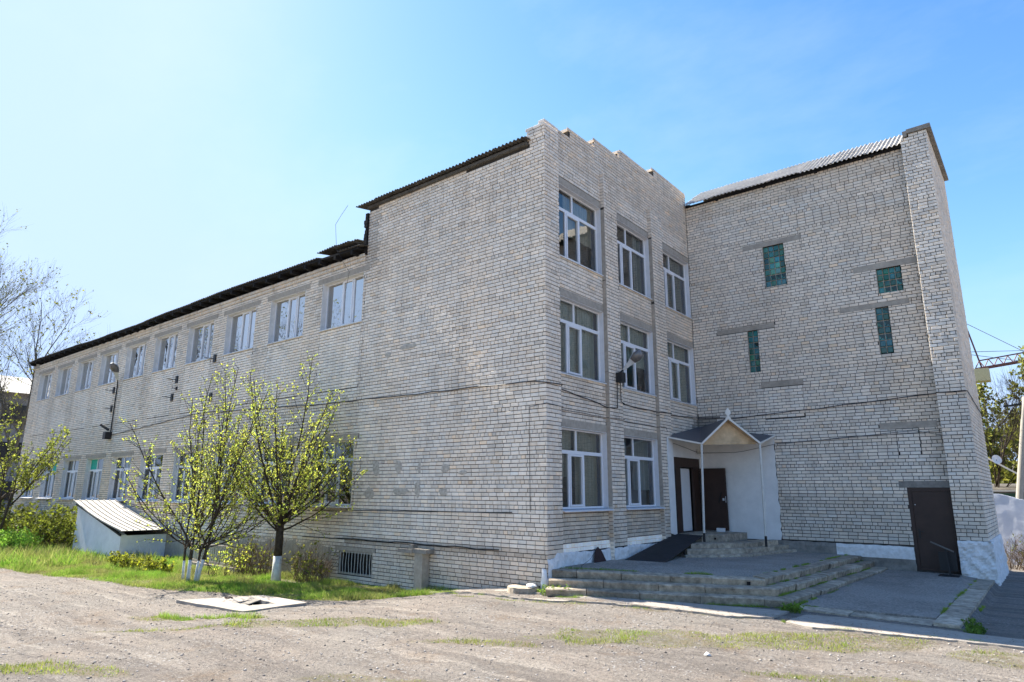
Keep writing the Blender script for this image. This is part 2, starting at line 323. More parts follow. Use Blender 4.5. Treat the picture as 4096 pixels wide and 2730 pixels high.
# ------------------------------------------------------------------ brick building
WA = Wall((0, 0, 0), (1, 0, 0), (0, -1, 0)); WB = Wall((0, 0, 0), (0, 1, 0), (1, 0, 0)); WC = Wall((0, 9.2, 0), (1, 0, 0), (0, -1, 0))
WP = Wall((0, 9.0, 0), (1, 0, 0), (0, -1, 0)); WD = Wall((7.87, 0, 0), (0, 1, 0), (1, 0, 0)); WBP = Wall((.12, 0, 0), (0, 1, 0), (1, 0, 0))
bld = thing('brick_building', 'long grey-white brick building with two and three storey blocks and corrugated roofs', 'building', (0, 0, 0))
BRK = []      # every brick: wall id, Wall, u, z, w, h, proud, tone
def subtract(iv, holes):
    out = [iv]
    for a, b in holes:
        nw = []
        for p, q in out:
            if b <= p or a >= q: nw.append((p, q)); continue
            if a > p: nw.append((p, a))
            if b < q: nw.append((b, q))
        out = nw
    return out
def tint(W, u, z, base=1., warm=0., var=.055):
    p = W.p(u, 0, z); v = Vector(p)
    l = base * (1 + .09 * noise.noise(v * .33) + .08 * noise.noise(v * 1.1) + rng.gauss(0, var))
    if rng.random() < .05: l *= rng.uniform(.78, .92)
    w = warm + .035 * noise.noise(v * .6 + Vector((9, 3, 1))) + rng.gauss(0, .02)
    if rng.random() < .03: w += .09
    l = max(.35, l)
    return (l * (1 + w), l, l * (1 - 1.1 * w + .02))
def bricks(wid, W, u0, u1, z0, z1, holes=(), base=1., warm=0., zones=None, pat='mixed', proud=.0, zfn=None, skip=0.):
    k0 = math.floor(z0 / .1 + .01); k1 = math.ceil(z1 / .1 - .01)
    for k in range(k0, k1):
        a = max(z0, k * .1) + .008; b = min(z1, k * .1 + .1) - .008
        if b - a < .03: continue
        segs = [(u0, u1, a, b)]
        for h in holes:
            if min(b, h[3]) - max(a, h[2]) <= .002: continue
            ns = []
            for (p, q, lo, hi) in segs:
                if h[1] <= p or h[0] >= q: ns.append((p, q, lo, hi)); continue
                if h[0] > p: ns.append((p, h[0], lo, hi))
                if h[1] < q: ns.append((h[1], q, lo, hi))
                pp, qq = max(p, h[0]), min(q, h[1])
                if h[2] - lo > .02: ns.append((pp, qq, lo, min(hi, h[2] - .003)))
                if hi - h[3] > .02: ns.append((pp, qq, max(lo, h[3] + .003), hi))
            segs = ns
        head = (k % 6 == 2) if pat == 'mixed' else False
        bl = .12 if head else .25
        st = (.0 if k % 2 else .13) + (jit(.03) if pat == 'mixed' else 0) + (0.065 if head else 0)
        for p, q, a, b in segs:
            u = math.floor((p - st) / (bl + .014)) * (bl + .014) + st
            while u < q - .02:
                w = bl - .002 + (rng.random() < .25) * -.006
                if pat == 'mixed' and not head and rng.random() < .05: w = .12
                s = max(u, p + .004); e = min(u + w, q - .003)
                u += w + .014
                if e - s < .02: continue
                if zfn and (a + b) / 2 > zfn((s + e) / 2): continue
                if rng.random() < skip: continue
                bs, wm = base, warm
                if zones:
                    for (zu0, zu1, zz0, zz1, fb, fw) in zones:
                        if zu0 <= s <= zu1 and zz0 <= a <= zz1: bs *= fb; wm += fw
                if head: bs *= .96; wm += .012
                BRK.append((wid, W, (s + e) / 2, (a + b) / 2, e - s, b - a, proud + jit(.003) + (rng.random() < .03) * -.006, tint(W, s, a, bs, wm, .055 if pat == 'mixed' else .035), pat))
def slabs(m, W, u0, u1, z0, z1, holes=(), d0=-.38, d1=-.017):
    us = sorted({u0, u1, *[h[0] for h in holes], *[h[1] for h in holes]}); zs = sorted({z0, z1, *[h[2] for h in holes], *[h[3] for h in holes]})
    us = [u for u in us if u0 <= u <= u1]; zs = [z for z in zs if z0 <= z <= z1]
    for i in range(len(us) - 1):
        run = None
        for j in range(len(zs) - 1):
            uc = (us[i] + us[i + 1]) / 2; zc = (zs[j] + zs[j + 1]) / 2
            solid = not any(h[0] < uc < h[1] and h[2] < zc < h[3] for h in holes)
            if solid: run = run or [zs[j], 0]; run[1] = zs[j + 1]
            if run and (not solid or j == len(zs) - 2): W.box(m, us[i], us[i + 1], d0, d1, *run); run = None

# openings
AR = -7.2151; AP = 3.2804; AW = 2.2395
A_UP = [(AR - i * AP - AW, AR - i * AP, 7.783, 9.446) for i in range(10)]
A_LO = [(AR - i * AP - AW + .03, AR - i * AP, 1.98, 3.985) for i in range(10)]
A_BS = [(-7.66, -6.08, .02, .68), (-13.6, -12.3, .05, .62)]
BU = [(.70, 2.985), (3.77, 6.02), (6.86, 9.15)]
BZ = [(2.0, 4.02), (5.42, 7.466), (8.6, 10.673)]
B_W = [(u[0], u[1], z[0], z[1]) for zi, z in enumerate(BZ) for ui, u in enumerate(BU) if not (zi == 0 and ui == 2)]
GB = [(2.69, 3.39, 9.235, 10.68, 4, 7), (6.03, 6.70, 8.375, 9.155, 4, 4), (5.875, 6.24, 6.515, 7.945, 2, 7), (1.945, 2.30, 6.375, 7.81, 2, 7)]
CD = (6.117, 7.17, .36, 2.58)
LINC = [(2.02, 3.97, 10.685, 10.86), (5.42, 7.165, 9.16, 9.34), (4.9, 6.79, 7.95, 8.10), (.9, 2.87, 7.815, 7.97), (2.27, 3.6, 5.82, 6.0), (5.62, 7.06, 4.26, 4.44), (5.93, 7.165, 2.585, 2.76)]
def lint(o, e=.27, h=.19, d=.0): return (o[0] - e, o[1] + e, o[3] + .002, o[3] + h)
LA = [lint(o) for o in A_UP] + [lint(o, .22, .17) for o in A_LO] + [(-7.85, -5.95, .685, .80)]
LB = [(o[0] + .0, o[1] - .0, o[3] + .002, o[3] + .2) for o in B_W]

# wall A -----------------------------------------------------------------
mA = M(); hA = A_UP + A_LO + A_BS
slabs(mA, WA, -7.1, .10, -.6, 11.58, [h for h in hA if h[0] > -7.9]); slabs(mA, WA, -.42, .10, 11.58, 12.05)
slabs(mA, WA, -40.3, -7.1, -.9, 10.12, hA)
wallA = part('wall', mA, MORTAR, bld)
top_tall = lambda u: 12.08 + .12 * (u > -.2) if u > -.43 else 11.56 + .03 * math.sin(u)
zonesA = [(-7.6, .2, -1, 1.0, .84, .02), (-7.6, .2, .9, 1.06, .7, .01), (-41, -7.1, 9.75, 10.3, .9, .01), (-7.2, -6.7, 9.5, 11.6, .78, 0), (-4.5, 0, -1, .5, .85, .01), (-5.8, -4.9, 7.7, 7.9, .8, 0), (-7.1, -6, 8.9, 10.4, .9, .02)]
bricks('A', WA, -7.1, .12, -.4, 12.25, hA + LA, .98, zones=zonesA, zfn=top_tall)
panels = [(o[0], o[1], 5.62, 7.70) for o in A_UP]
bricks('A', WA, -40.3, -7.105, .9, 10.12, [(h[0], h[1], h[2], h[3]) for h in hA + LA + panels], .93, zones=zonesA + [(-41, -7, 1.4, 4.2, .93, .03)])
bricks('A', WA, -24, -7.105, -.5, .9, hA + LA, .8, .02)
for p_ in panels: bricks('A', WA, p_[0] + .01, p_[1] - .01, p_[2], p_[3], (), 1.04, -.01, pat='plain')
for i in range(int(33.2 / .131)):      # soldier frieze and two proud courses under the eaves
    u = -40.3 + i * .131
    for z, pr in ((9.83, .03), (9.95, .055)):
        BRK.append(('A', WA, u + .06, z + .05, .118, .095, pr + jit(.004), tint(WA, u, z, .86, .015), 'mixed'))
# wall B -----------------------------------------------------------------
mB = M(); slabs(mB, WB, .66, 9.2, .3, 12.2, B_W + [(6.97, 9.12, 1.17, 3.54)])
for a_, b_, t_ in ((1.3, 2.72, 12.49), (2.72, 4.25, 12.79), (4.25, 6.55, 13.09), (6.55, 9.2, 13.39)): WB.box(mB, a_ + .05, b_ + .05, -.36, -.02, 12.2, t_)
for a_, b_, t_ in ((.66, 1.34, 12.2), (1.3, 2.76, 12.5), (2.72, 4.29, 12.8), (4.25, 6.59, 13.1), (6.55, 9.2, 13.4)):
    u = a_ + .02
    while u < b_ - .1: WB.box(mB, u, u + .24, -.37, -.03, t_ - .01, t_ + .075, mi=1); u += .25
slabs(mB, WBP, .02, .66, .2, 12.05, d0=-.5); slabs(mB, WBP, 3.0, 3.74, .5, 11.66, d0=-.25, d1=-.012); slabs(mB, WBP, 6.03, 6.82, .5, 11.7, d0=-.25, d1=-.012)
wallB = part('wall', mB, [MORTAR, BRICK], bld)
def parapet(u):
    for a_, t_ in ((6.55, 13.52), (4.25, 13.2), (2.72, 12.88), (1.3, 12.58), (.66, 12.26)):
        if u >= a_: return t_
    return 12.2
porchp = [(6.82, 9.2, 1.0, 4.12)]
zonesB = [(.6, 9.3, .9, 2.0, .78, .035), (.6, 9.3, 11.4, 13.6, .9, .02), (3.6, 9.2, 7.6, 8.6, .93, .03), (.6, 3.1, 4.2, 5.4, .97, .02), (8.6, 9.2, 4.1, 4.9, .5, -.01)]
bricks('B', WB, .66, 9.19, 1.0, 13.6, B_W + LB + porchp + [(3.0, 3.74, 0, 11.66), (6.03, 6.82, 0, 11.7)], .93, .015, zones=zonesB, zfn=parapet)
bricks('B', WBP, 0, .655, .3, 12.2, (), .95, .015, zones=[(-1, 1, 0, 1.9, .85, .02)])
bricks('B', WBP, 3.0, 3.74, 1.0, 11.68, (), .92, .02, zones=[(3, 4, 1, 2, .88, .02)]); bricks('B', WBP, 6.03, 6.815, 1.0, 11.72, [(6.42, 7, 1.0, 4.08)], .92, .02, zones=[(6, 7, 1, 2, .85, .02)])
for u_, dz in ((3.0, 11.7), (6.03, 11.72)):       # cut bricks on the pilaster flanks above the concrete strips
    pass
# wall C, pier, end wall -------------------------------------------------
hC = [g[:4] for g in GB] + [CD]
mC = M(); slabs(mC, WC, 0, 7.17, .2, 12.9, hC); wallC = part('wall', mC, MORTAR, bld)
zonesC = [(-.1, 7.2, .9, 2.4, .82, .0), (6.0, 7.2, 3.5, 11, 1.03, .045), (0, .55, 4.1, 4.95, .42, -.02), (.3, 1.6, 4.1, 4.6, .75, 0), (0, 7.2, 12.2, 13, .92, .03)]  # warmer, brighter zone beside the pier is reflected light put into brick colour
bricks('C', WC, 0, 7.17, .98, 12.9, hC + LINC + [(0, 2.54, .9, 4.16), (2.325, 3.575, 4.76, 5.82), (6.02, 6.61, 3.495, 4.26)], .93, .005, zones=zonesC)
bricks('C', WC, 2.33, 3.57, 4.76, 5.81, (), 1.0, 0, pat='plain'); bricks('C', WC, 6.03, 6.6, 3.5, 4.25, (), .97, 0, pat='plain')
bricks('C', WP, 7.17, 7.87, 1.2, 13.2, (), .97, -.012, zones=[(7, 8, 1.2, 2.6, .85, .03)], zfn=lambda u: 13.2 if u > 7.35 else 13.06)
mP = M(); slabs(mP, WP, 7.19, 7.855, .2, 13.05, d0=-.6); slabs(mP, WD, 9.02, 13.3, .2, 13.2, d0=-.36); pier = part('wall', mP, MORTAR, bld)
bricks('D', WD, 9.0, 13.4, 1.2, 13.2, (), .9, .03)
# parts lists of bricks: 300 largest in view become objects of their own, the rest one joined part per wall
def bgeo(W, u, z, w, h, pr, c=.007, j=.0025):
    q = lambda: rng.uniform(-j, j); a, b = w / 2, h / 2; P = W.p
    bk = [P(u - a, -.02, z - b), P(u + a, -.02, z - b), P(u + a, -.02, z + b), P(u - a, -.02, z + b)]
    md = [P(u - a + q(), pr - c, z - b + q()), P(u + a + q(), pr - c, z - b + q()), P(u + a + q(), pr - c, z + b + q()), P(u - a + q(), pr - c, z + b + q())]
    fr = [P(u - a + c, pr, z - b + c), P(u + a - c, pr, z - b + c), P(u + a - c, pr, z + b - c), P(u - a + c, pr, z + b - c)]
    return bk + md + fr
QF = [(0, 1, 5, 4), (1, 2, 6, 5), (2, 3, 7, 6), (3, 0, 4, 7), (4, 5, 9, 8), (5, 6, 10, 9), (6, 7, 11, 10), (7, 4, 8, 11), (8, 9, 10, 11)]
def seen(br):
    _, W, u, z, w, h, pr, tn, pat = br; c = Vector(W.p(u, 0, z)) - CAM; f = c.dot(FWD)
    if f < 1: return 0
    x = c.dot(RIGHT) / f; y = c.dot(UP) / f
    if abs(x) > .77 or abs(y) > .52: return 0
    n = abs(c.normalized().dot(W.N)); 
    if c.dot(W.N) > 0: return 0
    return w * h * n / (c.length ** 2)
full = [(seen(b), i) for i, b in enumerate(BRK) if abs(b[4] - .247) < .005 and abs(b[5] - .084) < .004 and b[3] > .35]
full.sort(reverse=True); single = {i for _, i in full[:300]}
walls = {'A': wallA, 'B': wallB, 'C': wallC, 'D': pier}
joined = {k: M() for k in walls}
var = {}
for i, b in enumerate(BRK):
    wid, W, u, z, w, h, pr, tn, pat = b
    if i in single:
        ql = min(7, max(0, int((tn[1] - .62) / .075))); qw = 1 if tn[0] / tn[1] > 1.02 else 0
        key = (round(W.N.x), round(W.N.y), ql, qw, rng.randrange(2)); l = .62 + .075 * (ql + .5); w = .045 if qw else -.01; tn = (l * (1 + w), l, l * (1 - 1.1 * w + .02))
        if key not in var:
            W0 = Wall((0, 0, 0), W.U, W.N); mm = M(); mm.add(bgeo(W0, 0, 0, .247, .084, 0), QF, tn); var[key] = mm.mesh('brick', BRICK)
        o = bpy.data.objects.new('brick', var[key]); COL.objects.link(o); o.parent = walls[wid]; o.location = W.p(u, pr, z)
    else: joined[wid].add(bgeo(W, u, z, w, h, pr), QF, tn)
for k, m_ in joined.items(): part('brickwork', m_, BRICK, walls[k], kind='stuff')

# concrete strips beside pilasters, lintels
for h in LA: m_ = M(); WA.box(m_, h[0] + jit(.03), h[1] + jit(.03), -.2, .004 + jit(.003), h[2], h[3] + jit(.01)); part('lintel', m_, CONC, bld)
for h in LB: m_ = M(); WB.box(m_, h[0], h[1], -.2, .004, h[2], h[3]); part('lintel', m_, CONC, bld)
for h in LINC: m_ = M(); WC.box(m_, h[0], h[1], -.2, .006, h[2], h[3]); part('lintel', m_, CONC if h[2] > 3 else CONCD, bld)
for y0, zt in ((3.0, 11.7), (6.03, 11.7)):
    for z0_, z1_ in ((8.45, 10.65), (5.75, 8.4), (2.0, 4.75), (4.8, 5.7)):
        m_ = M(); m_.box((-.05, y0 - .008, z0_ + jit(.03)), (.115, y0 + .02, z1_ + jit(.03))); part('concrete_strip', m_, CONC, bld)
    mm = M()
    k = 10.7
    while k < zt: mm.box((-.03, y0 - .004, k + .006), (.118, y0 + .03, k + .094), tint(WBP, 3, k, .85, .03)); k += .1
    k = .55
    while k < 2.0: mm.box((-.03, y0 - .012, k + .006), (.125, y0 + .03, k + .094), tint(WBP, 3, k, .75 if k > 1.15 else 1.12, .03)); k += .1
    part('flank_bricks', mm, BRICK, bld, kind='stuff')

# bases: rough plaster and whitewash
def roughstrip(W, u0, u1, zlo, zhi, d, name, mt, step=.12, rows=6, amp=.02, skewd=0.):
    m_ = M(); n = max(2, int((u1 - u0) / step)); g = []
    for j in range(rows + 1):
        for i in range(n + 1):
            u = u0 + (u1 - u0) * i / n; t = j / rows; lo = zlo(u) if callable(zlo) else zlo; hi = zhi(u) if callable(zhi) else zhi
            z = lo + (hi - lo) * t + (jit(.012) if j == rows else 0)
            g.append(W.p(u + (jit(.01) if i in (n,) else 0), d + skewd * (1 - t) + amp * (noise.noise(Vector((u * 5, z * 5, d))) + .5 * jit(1) * .6) - (.02 if j == rows else 0), z))
    fs = [(j * (n + 1) + i, j * (n + 1) + i + 1, (j + 1) * (n + 1) + i + 1, (j + 1) * (n + 1) + i) for j in range(rows) for i in range(n)]
    m_.add(g, fs)
    # top lip back to wall
    for i in range(n):
        a_ = g[rows * (n + 1) + i]; b_ = g[rows * (n + 1) + i + 1]; uu = lambda p: (Vector(p) - W.O).dot(W.U)
        m_.add([a_, b_, W.p(uu(b_), -.02, b_[2]), W.p(uu(a_), -.02, a_[2])], [(0, 1, 2, 3)])
    part(name, m_, mt, bld)
roughstrip(WB, .66, 6.9, .55, lambda u: .98 + .12 * (u > 3.3) * 0 + .03 * math.sin(u * 2), .03, 'plinth', WHITEROUGH)
roughstrip(WBP, -.01, .66, .15, lambda u: .90 if u < .3 else 1.02, .03, 'plinth', WHITEROUGH)
roughstrip(WBP, 3.0, 3.74, .55, .98, .012, 'plinth', WHITEROUGH); 
roughstrip(WC, 2.0, 6.12, .25, .97, .03, 'plinth', CONCD, rows=7)
roughstrip(WC, 4.1, 6.11, .62, .96, .045, 'plinth', WHITEROUGH, rows=4)
roughstrip(WP, 7.17, 7.955, .15, 1.2, .015, 'plinth', WHITEROUGH, step=.05, rows=20, amp=.05, skewd=.06)
roughstrip(WD, 8.93, 13.3, .05, 1.2, .04, 'plinth', WHITEROUGH, step=.08, rows=12, amp=.04, skewd=.05)
roughstrip(WA, -40.3, -24, -.9, .95, .04, 'plinth', APRON, step=.4, rows=5)
roughstrip(WA, -24, -8, -.6, .9, .012, 'plinth', CONC, step=.4, rows=5, amp=.015)
# white strip of bricks above the plinth, limewashed
mm = M()
for k in range(2):
    u = .68
    while u < 6.0:
        if not 2.95 < u < 3.72: WB.box(mm, u, u + .115, -.02, .012 + jit(.004), .99 + k * .1, 1.08 + k * .1, tint(WB, u, 1, 1.5, -.01))
        u += .125
part('limewashed_bricks', mm, BRICK, bld, kind='stuff')

for k, (u, z, w_, h_) in enumerate(((-6.1, 3.08, .34, .42), (-5.1, 3.1, .30, .40), (-4.25, 3.05, .15, .36), (-3.25, 3.03, .34, .26), (-6.35, 2.35, .5, .34), (-5.0, 2.42, .75, .24), (-4.3, 2.48, .24, .5), (-3.3, 2.4, .34, .24), (-2.6, 2.9, .3, .14), (-4.9, 6.6, .8, .16), (-5.8, 6.45, .3, .2))):
    m_ = M(); n = 14; P = [WA.p(u + w_ / 2 * math.cos(2 * math.pi * i / n) * rng.uniform(.7, 1.15), .006, z + h_ / 2 * math.sin(2 * math.pi * i / n) * rng.uniform(.7, 1.15)) for i in range(n)]
    m_.add([WA.p(u, .012, z)] + P + [(p[0], .01, p[2]) for p in P], [(0, 1 + i, 1 + (i + 1) % n) for i in range(n)] + [(1 + i, 1 + n + i, 1 + n + (i + 1) % n, 1 + (i + 1) % n) for i in range(n)]); part('mortar_patch', m_, PATCHM, bld)

# windows ------------------------------------------------------------------
def window(W, u0, u1, z0, z1, style, sb=.17, sill='thin', glass=None, gp=None, rv=None, seed=0, curtain=True):
    glass = glass or GLASS; fw = .05; d0 = -sb - .06; d1 = -sb; m_ = M()
    B = lambda a, b, c, d, e0=d0, e1=d1: W.box(m_, a, b, e0, e1, c, d)
    B(u0, u1, z0, z0 + fw); B(u0, u1, z1 - fw, z1); B(u0, u0 + fw, z0 + fw, z1 - fw); B(u1 - fw, u1, z0 + fw, z1 - fw)
    panes = []
    if style == 'T':
        zt = z1 - (z1 - z0) * .30; w = u1 - u0
        B(u0 + fw, u1 - fw, zt - .045, zt + .045); um = u0 + w * .43
        B(um - .03, um + .03, zt + .045, z1 - fw); panes += [(u0 + fw, um - .03, zt + .045, z1 - fw), (um + .03, u1 - fw, zt + .045, z1 - fw)]
        a = u0 + w * .28; b = u0 + w * .58
        B(a - .03, a + .03, z0 + fw, zt - .045); B(b - .03, b + .03, z0 + fw, zt - .045)
        panes += [(u0 + fw, a - .03, z0 + fw, zt - .045), (b + .03, u1 - fw, z0 + fw, zt - .045)]; sash = (a + .03, b - .03, z0 + fw, zt - .045)
    else:
        w = u1 - u0; a = u0 + w * .40; b = u0 + w * .67
        B(a - .03, a + .03, z0 + fw, z1 - fw); B(b - .03, b + .03, z0 + fw, z1 - fw)
        panes += [(u0 + fw, a - .03, z0 + fw, z1 - fw), (b + .03, u1 - fw, z0 + fw, z1 - fw)]; sash = (a + .03, b - .03, z0 + fw, z1 - fw)
    wo_ = part('window', m_, PVC, bld)
    m_ = M(); a, b, c, d = sash; g = .006
    for q in ((a + g, b - g, c + g, c + .055), (a + g, b - g, d - .055, d - g), (a + g, a + .055, c + .055, d - .055), (b - .055, b - g, c + .055, d - .055)): W.box(m_, q[0], q[1], d0 + .01, d1 + .015, q[2], q[3])
    part('sash', m_, PVC, wo_); panes.append((a + .055, b - .055, c + .055, d - .055))
    for i, (a, b, c, d) in enumerate(panes):
        m_ = M(); t = jit(.004); s = jit(.004)
        m_.add([W.p(a, d0 + .03 + t, c), W.p(b, d0 + .03 - t, c), W.p(b, d0 + .03 - t + s, d), W.p(a, d0 + .03 + t + s, d)], [(0, 1, 2, 3)])
        part('pane', m_, GREENP if (gp == i) else glass, wo_)
    m_ = M(); rv = rv or REVEAL
    W.box(m_, u0 - .002, u0 + .012, -sb, -.004, z0, z1); W.box(m_, u1 - .012, u1 + .002, -sb, -.004, z0, z1); W.box(m_, u0 + .012, u1 - .012, -sb, -.004, z1 - .012, z1 + .001)
    part('reveal', m_, rv, wo_)
    m_ = M(); e = .16 if sill == 'deep' else .045
    m_.add([W.p(u0, -sb, z0 + .01), W.p(u1, -sb, z0 + .01), W.p(u1 + .03, e, z0 - .03), W.p(u0 - .01, e, z0 - .03), W.p(u0, -sb, z0 - .005), W.p(u1, -sb, z0 - .005), W.p(u1 + .03, e, z0 - .06), W.p(u0 - .01, e, z0 - .06)], BF)
    part('sill', m_, REVEAL if sill == 'deep' else REVO, wo_)
    if curtain:
        m_ = M(); r = random.Random(seed)
        cut = r.uniform(.3, .6); gap = r.choice((0, .05, .16))
        for (a, b) in ((u0 + .02, u0 + (u1 - u0) * cut), (u0 + (u1 - u0) * (cut + gap), u1 - .02)):
            n = 40; vs = []
            if r.random() < .22: continue
            zb_ = z0 - .1 if r.random() < .7 else z0 + (z1 - z0) * r.uniform(.15, .5)
            for i in range(n + 1):
                u = a + (b - a) * i / n; dd = -sb - .16 + .012 * math.sin(i * 1.7) + .012 * math.sin(i * .6)
                vs += [W.p(u, dd, zb_), W.p(u, dd, z1)]
            m_.add(vs, [(2 * i, 2 * i + 2, 2 * i + 3, 2 * i + 1) for i in range(n)])
        part('curtain', m_, r.choice((CURT, CURT, CURT2, CURT3)), wo_)
    if seed % 4 == 1:      # things left on the inner sill
        m_ = M(); c = u0 + (u1 - u0) * .75; W.box(m_, c, c + .18, -sb - .14, -sb - .08, z0 + .02, z0 + .22, (.6, .5, .4)); W.box(m_, c - .5, c - .38, -sb - .15, -sb - .08, z0 + .02, z0 + .16); part('sill_pot', m_, RUST, wo_)
    return wo_
for i, o in enumerate(A_UP): window(WA, *o, 'L', .19, 'thin', GLASSA, rv=REVO, seed=i)
for i, o in enumerate(A_LO): window(WA, *o, 'T', .19, 'deep', GLASS, gp={6: 0, 8: 1}.get(i), rv=REVO, seed=20 + i)
for i, o in enumerate(B_W): window(WB, *o, 'T', .15, 'deep' if o[2] < 3 else 'thin', seed=50 + i)

# barred cellar windows
for o in A_BS:
    m_ = M(); W = WA
    for q in ((o[0], o[1], o[2], o[2] + .05), (o[0], o[1], o[3] - .05, o[3]), (o[0], o[0] + .05, o[2] + .05, o[3] - .05), (o[1] - .05, o[1], o[2] + .05, o[3] - .05)): W.box(m_, q[0], q[1], -.08, -.02, q[2], q[3])
    w_ = part('cellar_window', m_, CONC, bld)
    for k in range(11):
        u = o[0] + .1 + (o[1] - o[0] - .2) * k / 10; m_ = M(); m_.tube([W.p(u + jit(.02), -.01, o[2] + .02), W.p(u + jit(.02), .0, (o[2] + o[3]) / 2), W.p(u + jit(.02), -.01, o[3] - .02)], .009, 5); part('bar', m_, STEELW, w_)
    m_ = M(); W.box(m_, o[0], o[1], -.34, -.33, o[2], o[3]); part('pane', m_, BLACKM, w_)

# glass block windows
for gi, (u0, u1, z0, z1, nu, nz_) in enumerate(GB):
    m_ = M(); WC.box(m_, u0, u1, -.14, -.085, z0, z1); w_ = part('glass_block_window', m_, CONC, bld)
    m_ = M(); WC.box(m_, u0 - .001, u0 + .012, -.09, -.002, z0, z1); part('reveal', m_, CONC, w_)
    du = (u1 - u0) / nu; dz = (z1 - z0) / nz_
    broken = {0: [(1, 1), (2, 1), (3, 1)], 1: [(1, 0), (2, 0), (3, 1)], 2: [(0, 4), (1, 4), (0, 2), (1, 6), (1, 2)], 3: [(1, 4)]}[gi]
    for i in range(nu):
        for j in range(nz_):
            a, b, c, d = u0 + i * du + .012, u0 + (i + 1) * du - .012, z0 + j * dz + .012, z0 + (j + 1) * dz - .012
            l = rng.uniform(.55, 1.3)
            tn = (l * rng.uniform(.6, 2.2), l, l * rng.uniform(.75, 1.6))
            if gi == 0 and 2 <= j <= 4 and i in (1, 2): tn = (tn[0] * 3, tn[1] * 2.1, tn[2] * 2)
            m_ = M()
            if (i, j) in broken:
                WC.box(m_, a, b, -.13, -.084, c, d, (.2, .18, .2)); e = rng.uniform(.03, .08)
                m_.add([WC.p(a, -.05, c), WC.p(b, -.05, c), WC.p(b - e, -.05, c + e), WC.p(a + e * .6, -.05, c + e * .3)], [(0, 1, 2, 3)], tn)
                m_.add([WC.p(a, -.05, d), WC.p(a, -.05, c), WC.p(a + e, -.05, c + e), WC.p(a + e * .5, -.05, d - e)], [(0, 1, 2, 3)], tn)
            else:
                q = .02; P = WC.p
                m_.add([P(a, -.10, c), P(b, -.10, c), P(b, -.10, d), P(a, -.10, d), P(a, -.065, c), P(b, -.065, c), P(b, -.065, d), P(a, -.065, d),
                        P(a + q, -.05 + jit(.004), c + q), P(b - q, -.05 + jit(.004), c + q), P(b - q, -.05 + jit(.004), d - q), P(a + q, -.05 + jit(.004), d - q)], QF, tn)
            part('glass_block', m_, GREENB, w_)

# brown metal door in the wing wall
m_ = M(); u0, u1, z0, z1 = CD
for q in ((u0, u1, z1 - .09, z1), (u0, u0 + .09, z0, z1 - .09), (u1 - .05, u1, z0, z1 - .09), (u0 + .09, u1 - .05, z0, z0 + .05)): WC.box(m_, q[0], q[1], -.10, -.01, q[2], q[3])
dr = part('door', m_, BROWN, bld)
m_ = M(); WC.box(m_, u0 + .095, u1 - .055, -.09, -.03, z0 + .055, z1 - .095); WC.box(m_, u0 + .12, u1 - .1, -.03, -.022, z0 + .1, z1 - .14); part('leaf', m_, BROWN, dr)
m_ = M(); WC.box(m_, u0 + .15, u0 + .19, -.03, -.005, 1.2, 1.45); m_.bar(WC.p(u0 + .16, .02, 1.38), WC.p(u0 + .28, .02, 1.38), .025); part('handle', m_, BLACKM, dr)
m_ = M(); WC.box(m_, u0 + .14, u0 + .16, -.02, -.008, 2.1, 2.12); part('peephole', m_, PVC, dr)

# plaster around the entrance
m_ = M(); edge = [(0, 4.16)] + [(2.54 + jit(.02), 4.18)] + [(2.53 + jit(.025) + .0, 4.1 - .1 * k) for k in range(31)] + [(2.5, .98), (1.5, .97), (0, .97)]
pts = [(u, z) for u, z in edge]; n = len(pts)
m_.add([WC.p(u, .018, z) for u, z in pts] + [WC.p(u, -.02, z) for u, z in pts], [tuple(range(n))] + [(i, (i + 1) % n, n + (i + 1) % n, n + i) for i in range(n)]); part('plaster_panel', m_, PLASTER, bld)
m_ = M(); WB.box(m_, 6.97, 9.182, -.03, .016, 3.54, 4.12); WB.box(m_, 6.82, 6.97, -.03, .016, 1.15, 4.12); WB.box(m_, 9.12, 9.182, -.03, .014, 1.15, 3.54)
pe = [(6.83, 4.10)] + [(6.43 + jit(.015), 4.1 - .1 * k) for k in range(30)] + [(6.83, 1.12)]; n = len(pe)
m_.add([WBP.p(u, .012, z) for u, z in pe] + [WBP.p(u, -.2, z) for u, z in pe], [tuple(range(n))] + [(i, (i + 1) % n, n + (i + 1) % n, n + i) for i in range(n)]); part('plaster_panel', m_, PLASTER, bld)
# entrance door
m_ = M(); B = lambda a, b, c, d, e=-.10, f=-.03: WB.box(m_, a, b, e, f, c, d)
B(6.97, 9.12, 3.24, 3.54); B(6.97, 7.63, 1.17, 3.24); B(8.62, 9.12, 1.17, 3.24)
dr = part('entrance_door', m_, BROWN, bld)
m_ = M(); [WB.box(m_, 7.22, 7.225, -.03, -.02, 1.2, 3.2), WB.box(m_, 7.0, 9.1, -.03, -.024, 3.225, 3.235)]; part('seam', m_, BLACKM, dr)
for z in (1.45, 2.25, 3.0): m_ = M(); m_.tube([WB.p(7.2, -.015, z), WB.p(7.2, -.015, z + .12)], .012, 6); part('hinge', m_, BLACKM, dr)
m_ = M(); a = Vector((.03, 9.02, 0)); b = Vector((.93, 8.98, 0)); m_.hexa([(a.x, a.y, 1.2), (b.x, b.y, 1.2), (b.x, b.y + .05, 1.2), (a.x, a.y + .05, 1.2), (a.x, a.y, 3.22), (b.x, b.y, 3.22), (b.x, b.y + .05, 3.22), (a.x, a.y + .05, 3.22)]); part('leaf', m_, BROWN, dr)
m_ = M(); m_.bar((.66, 8.96, 2.1), (.76, 8.96, 2.42), .02); m_.bar((.66, 8.96, 2.1), (.66, 9.0, 2.1), .02); m_.bar((.76, 8.96, 2.42), (.76, 9.0, 2.42), .02); part('handle', m_, BLACKM, dr)
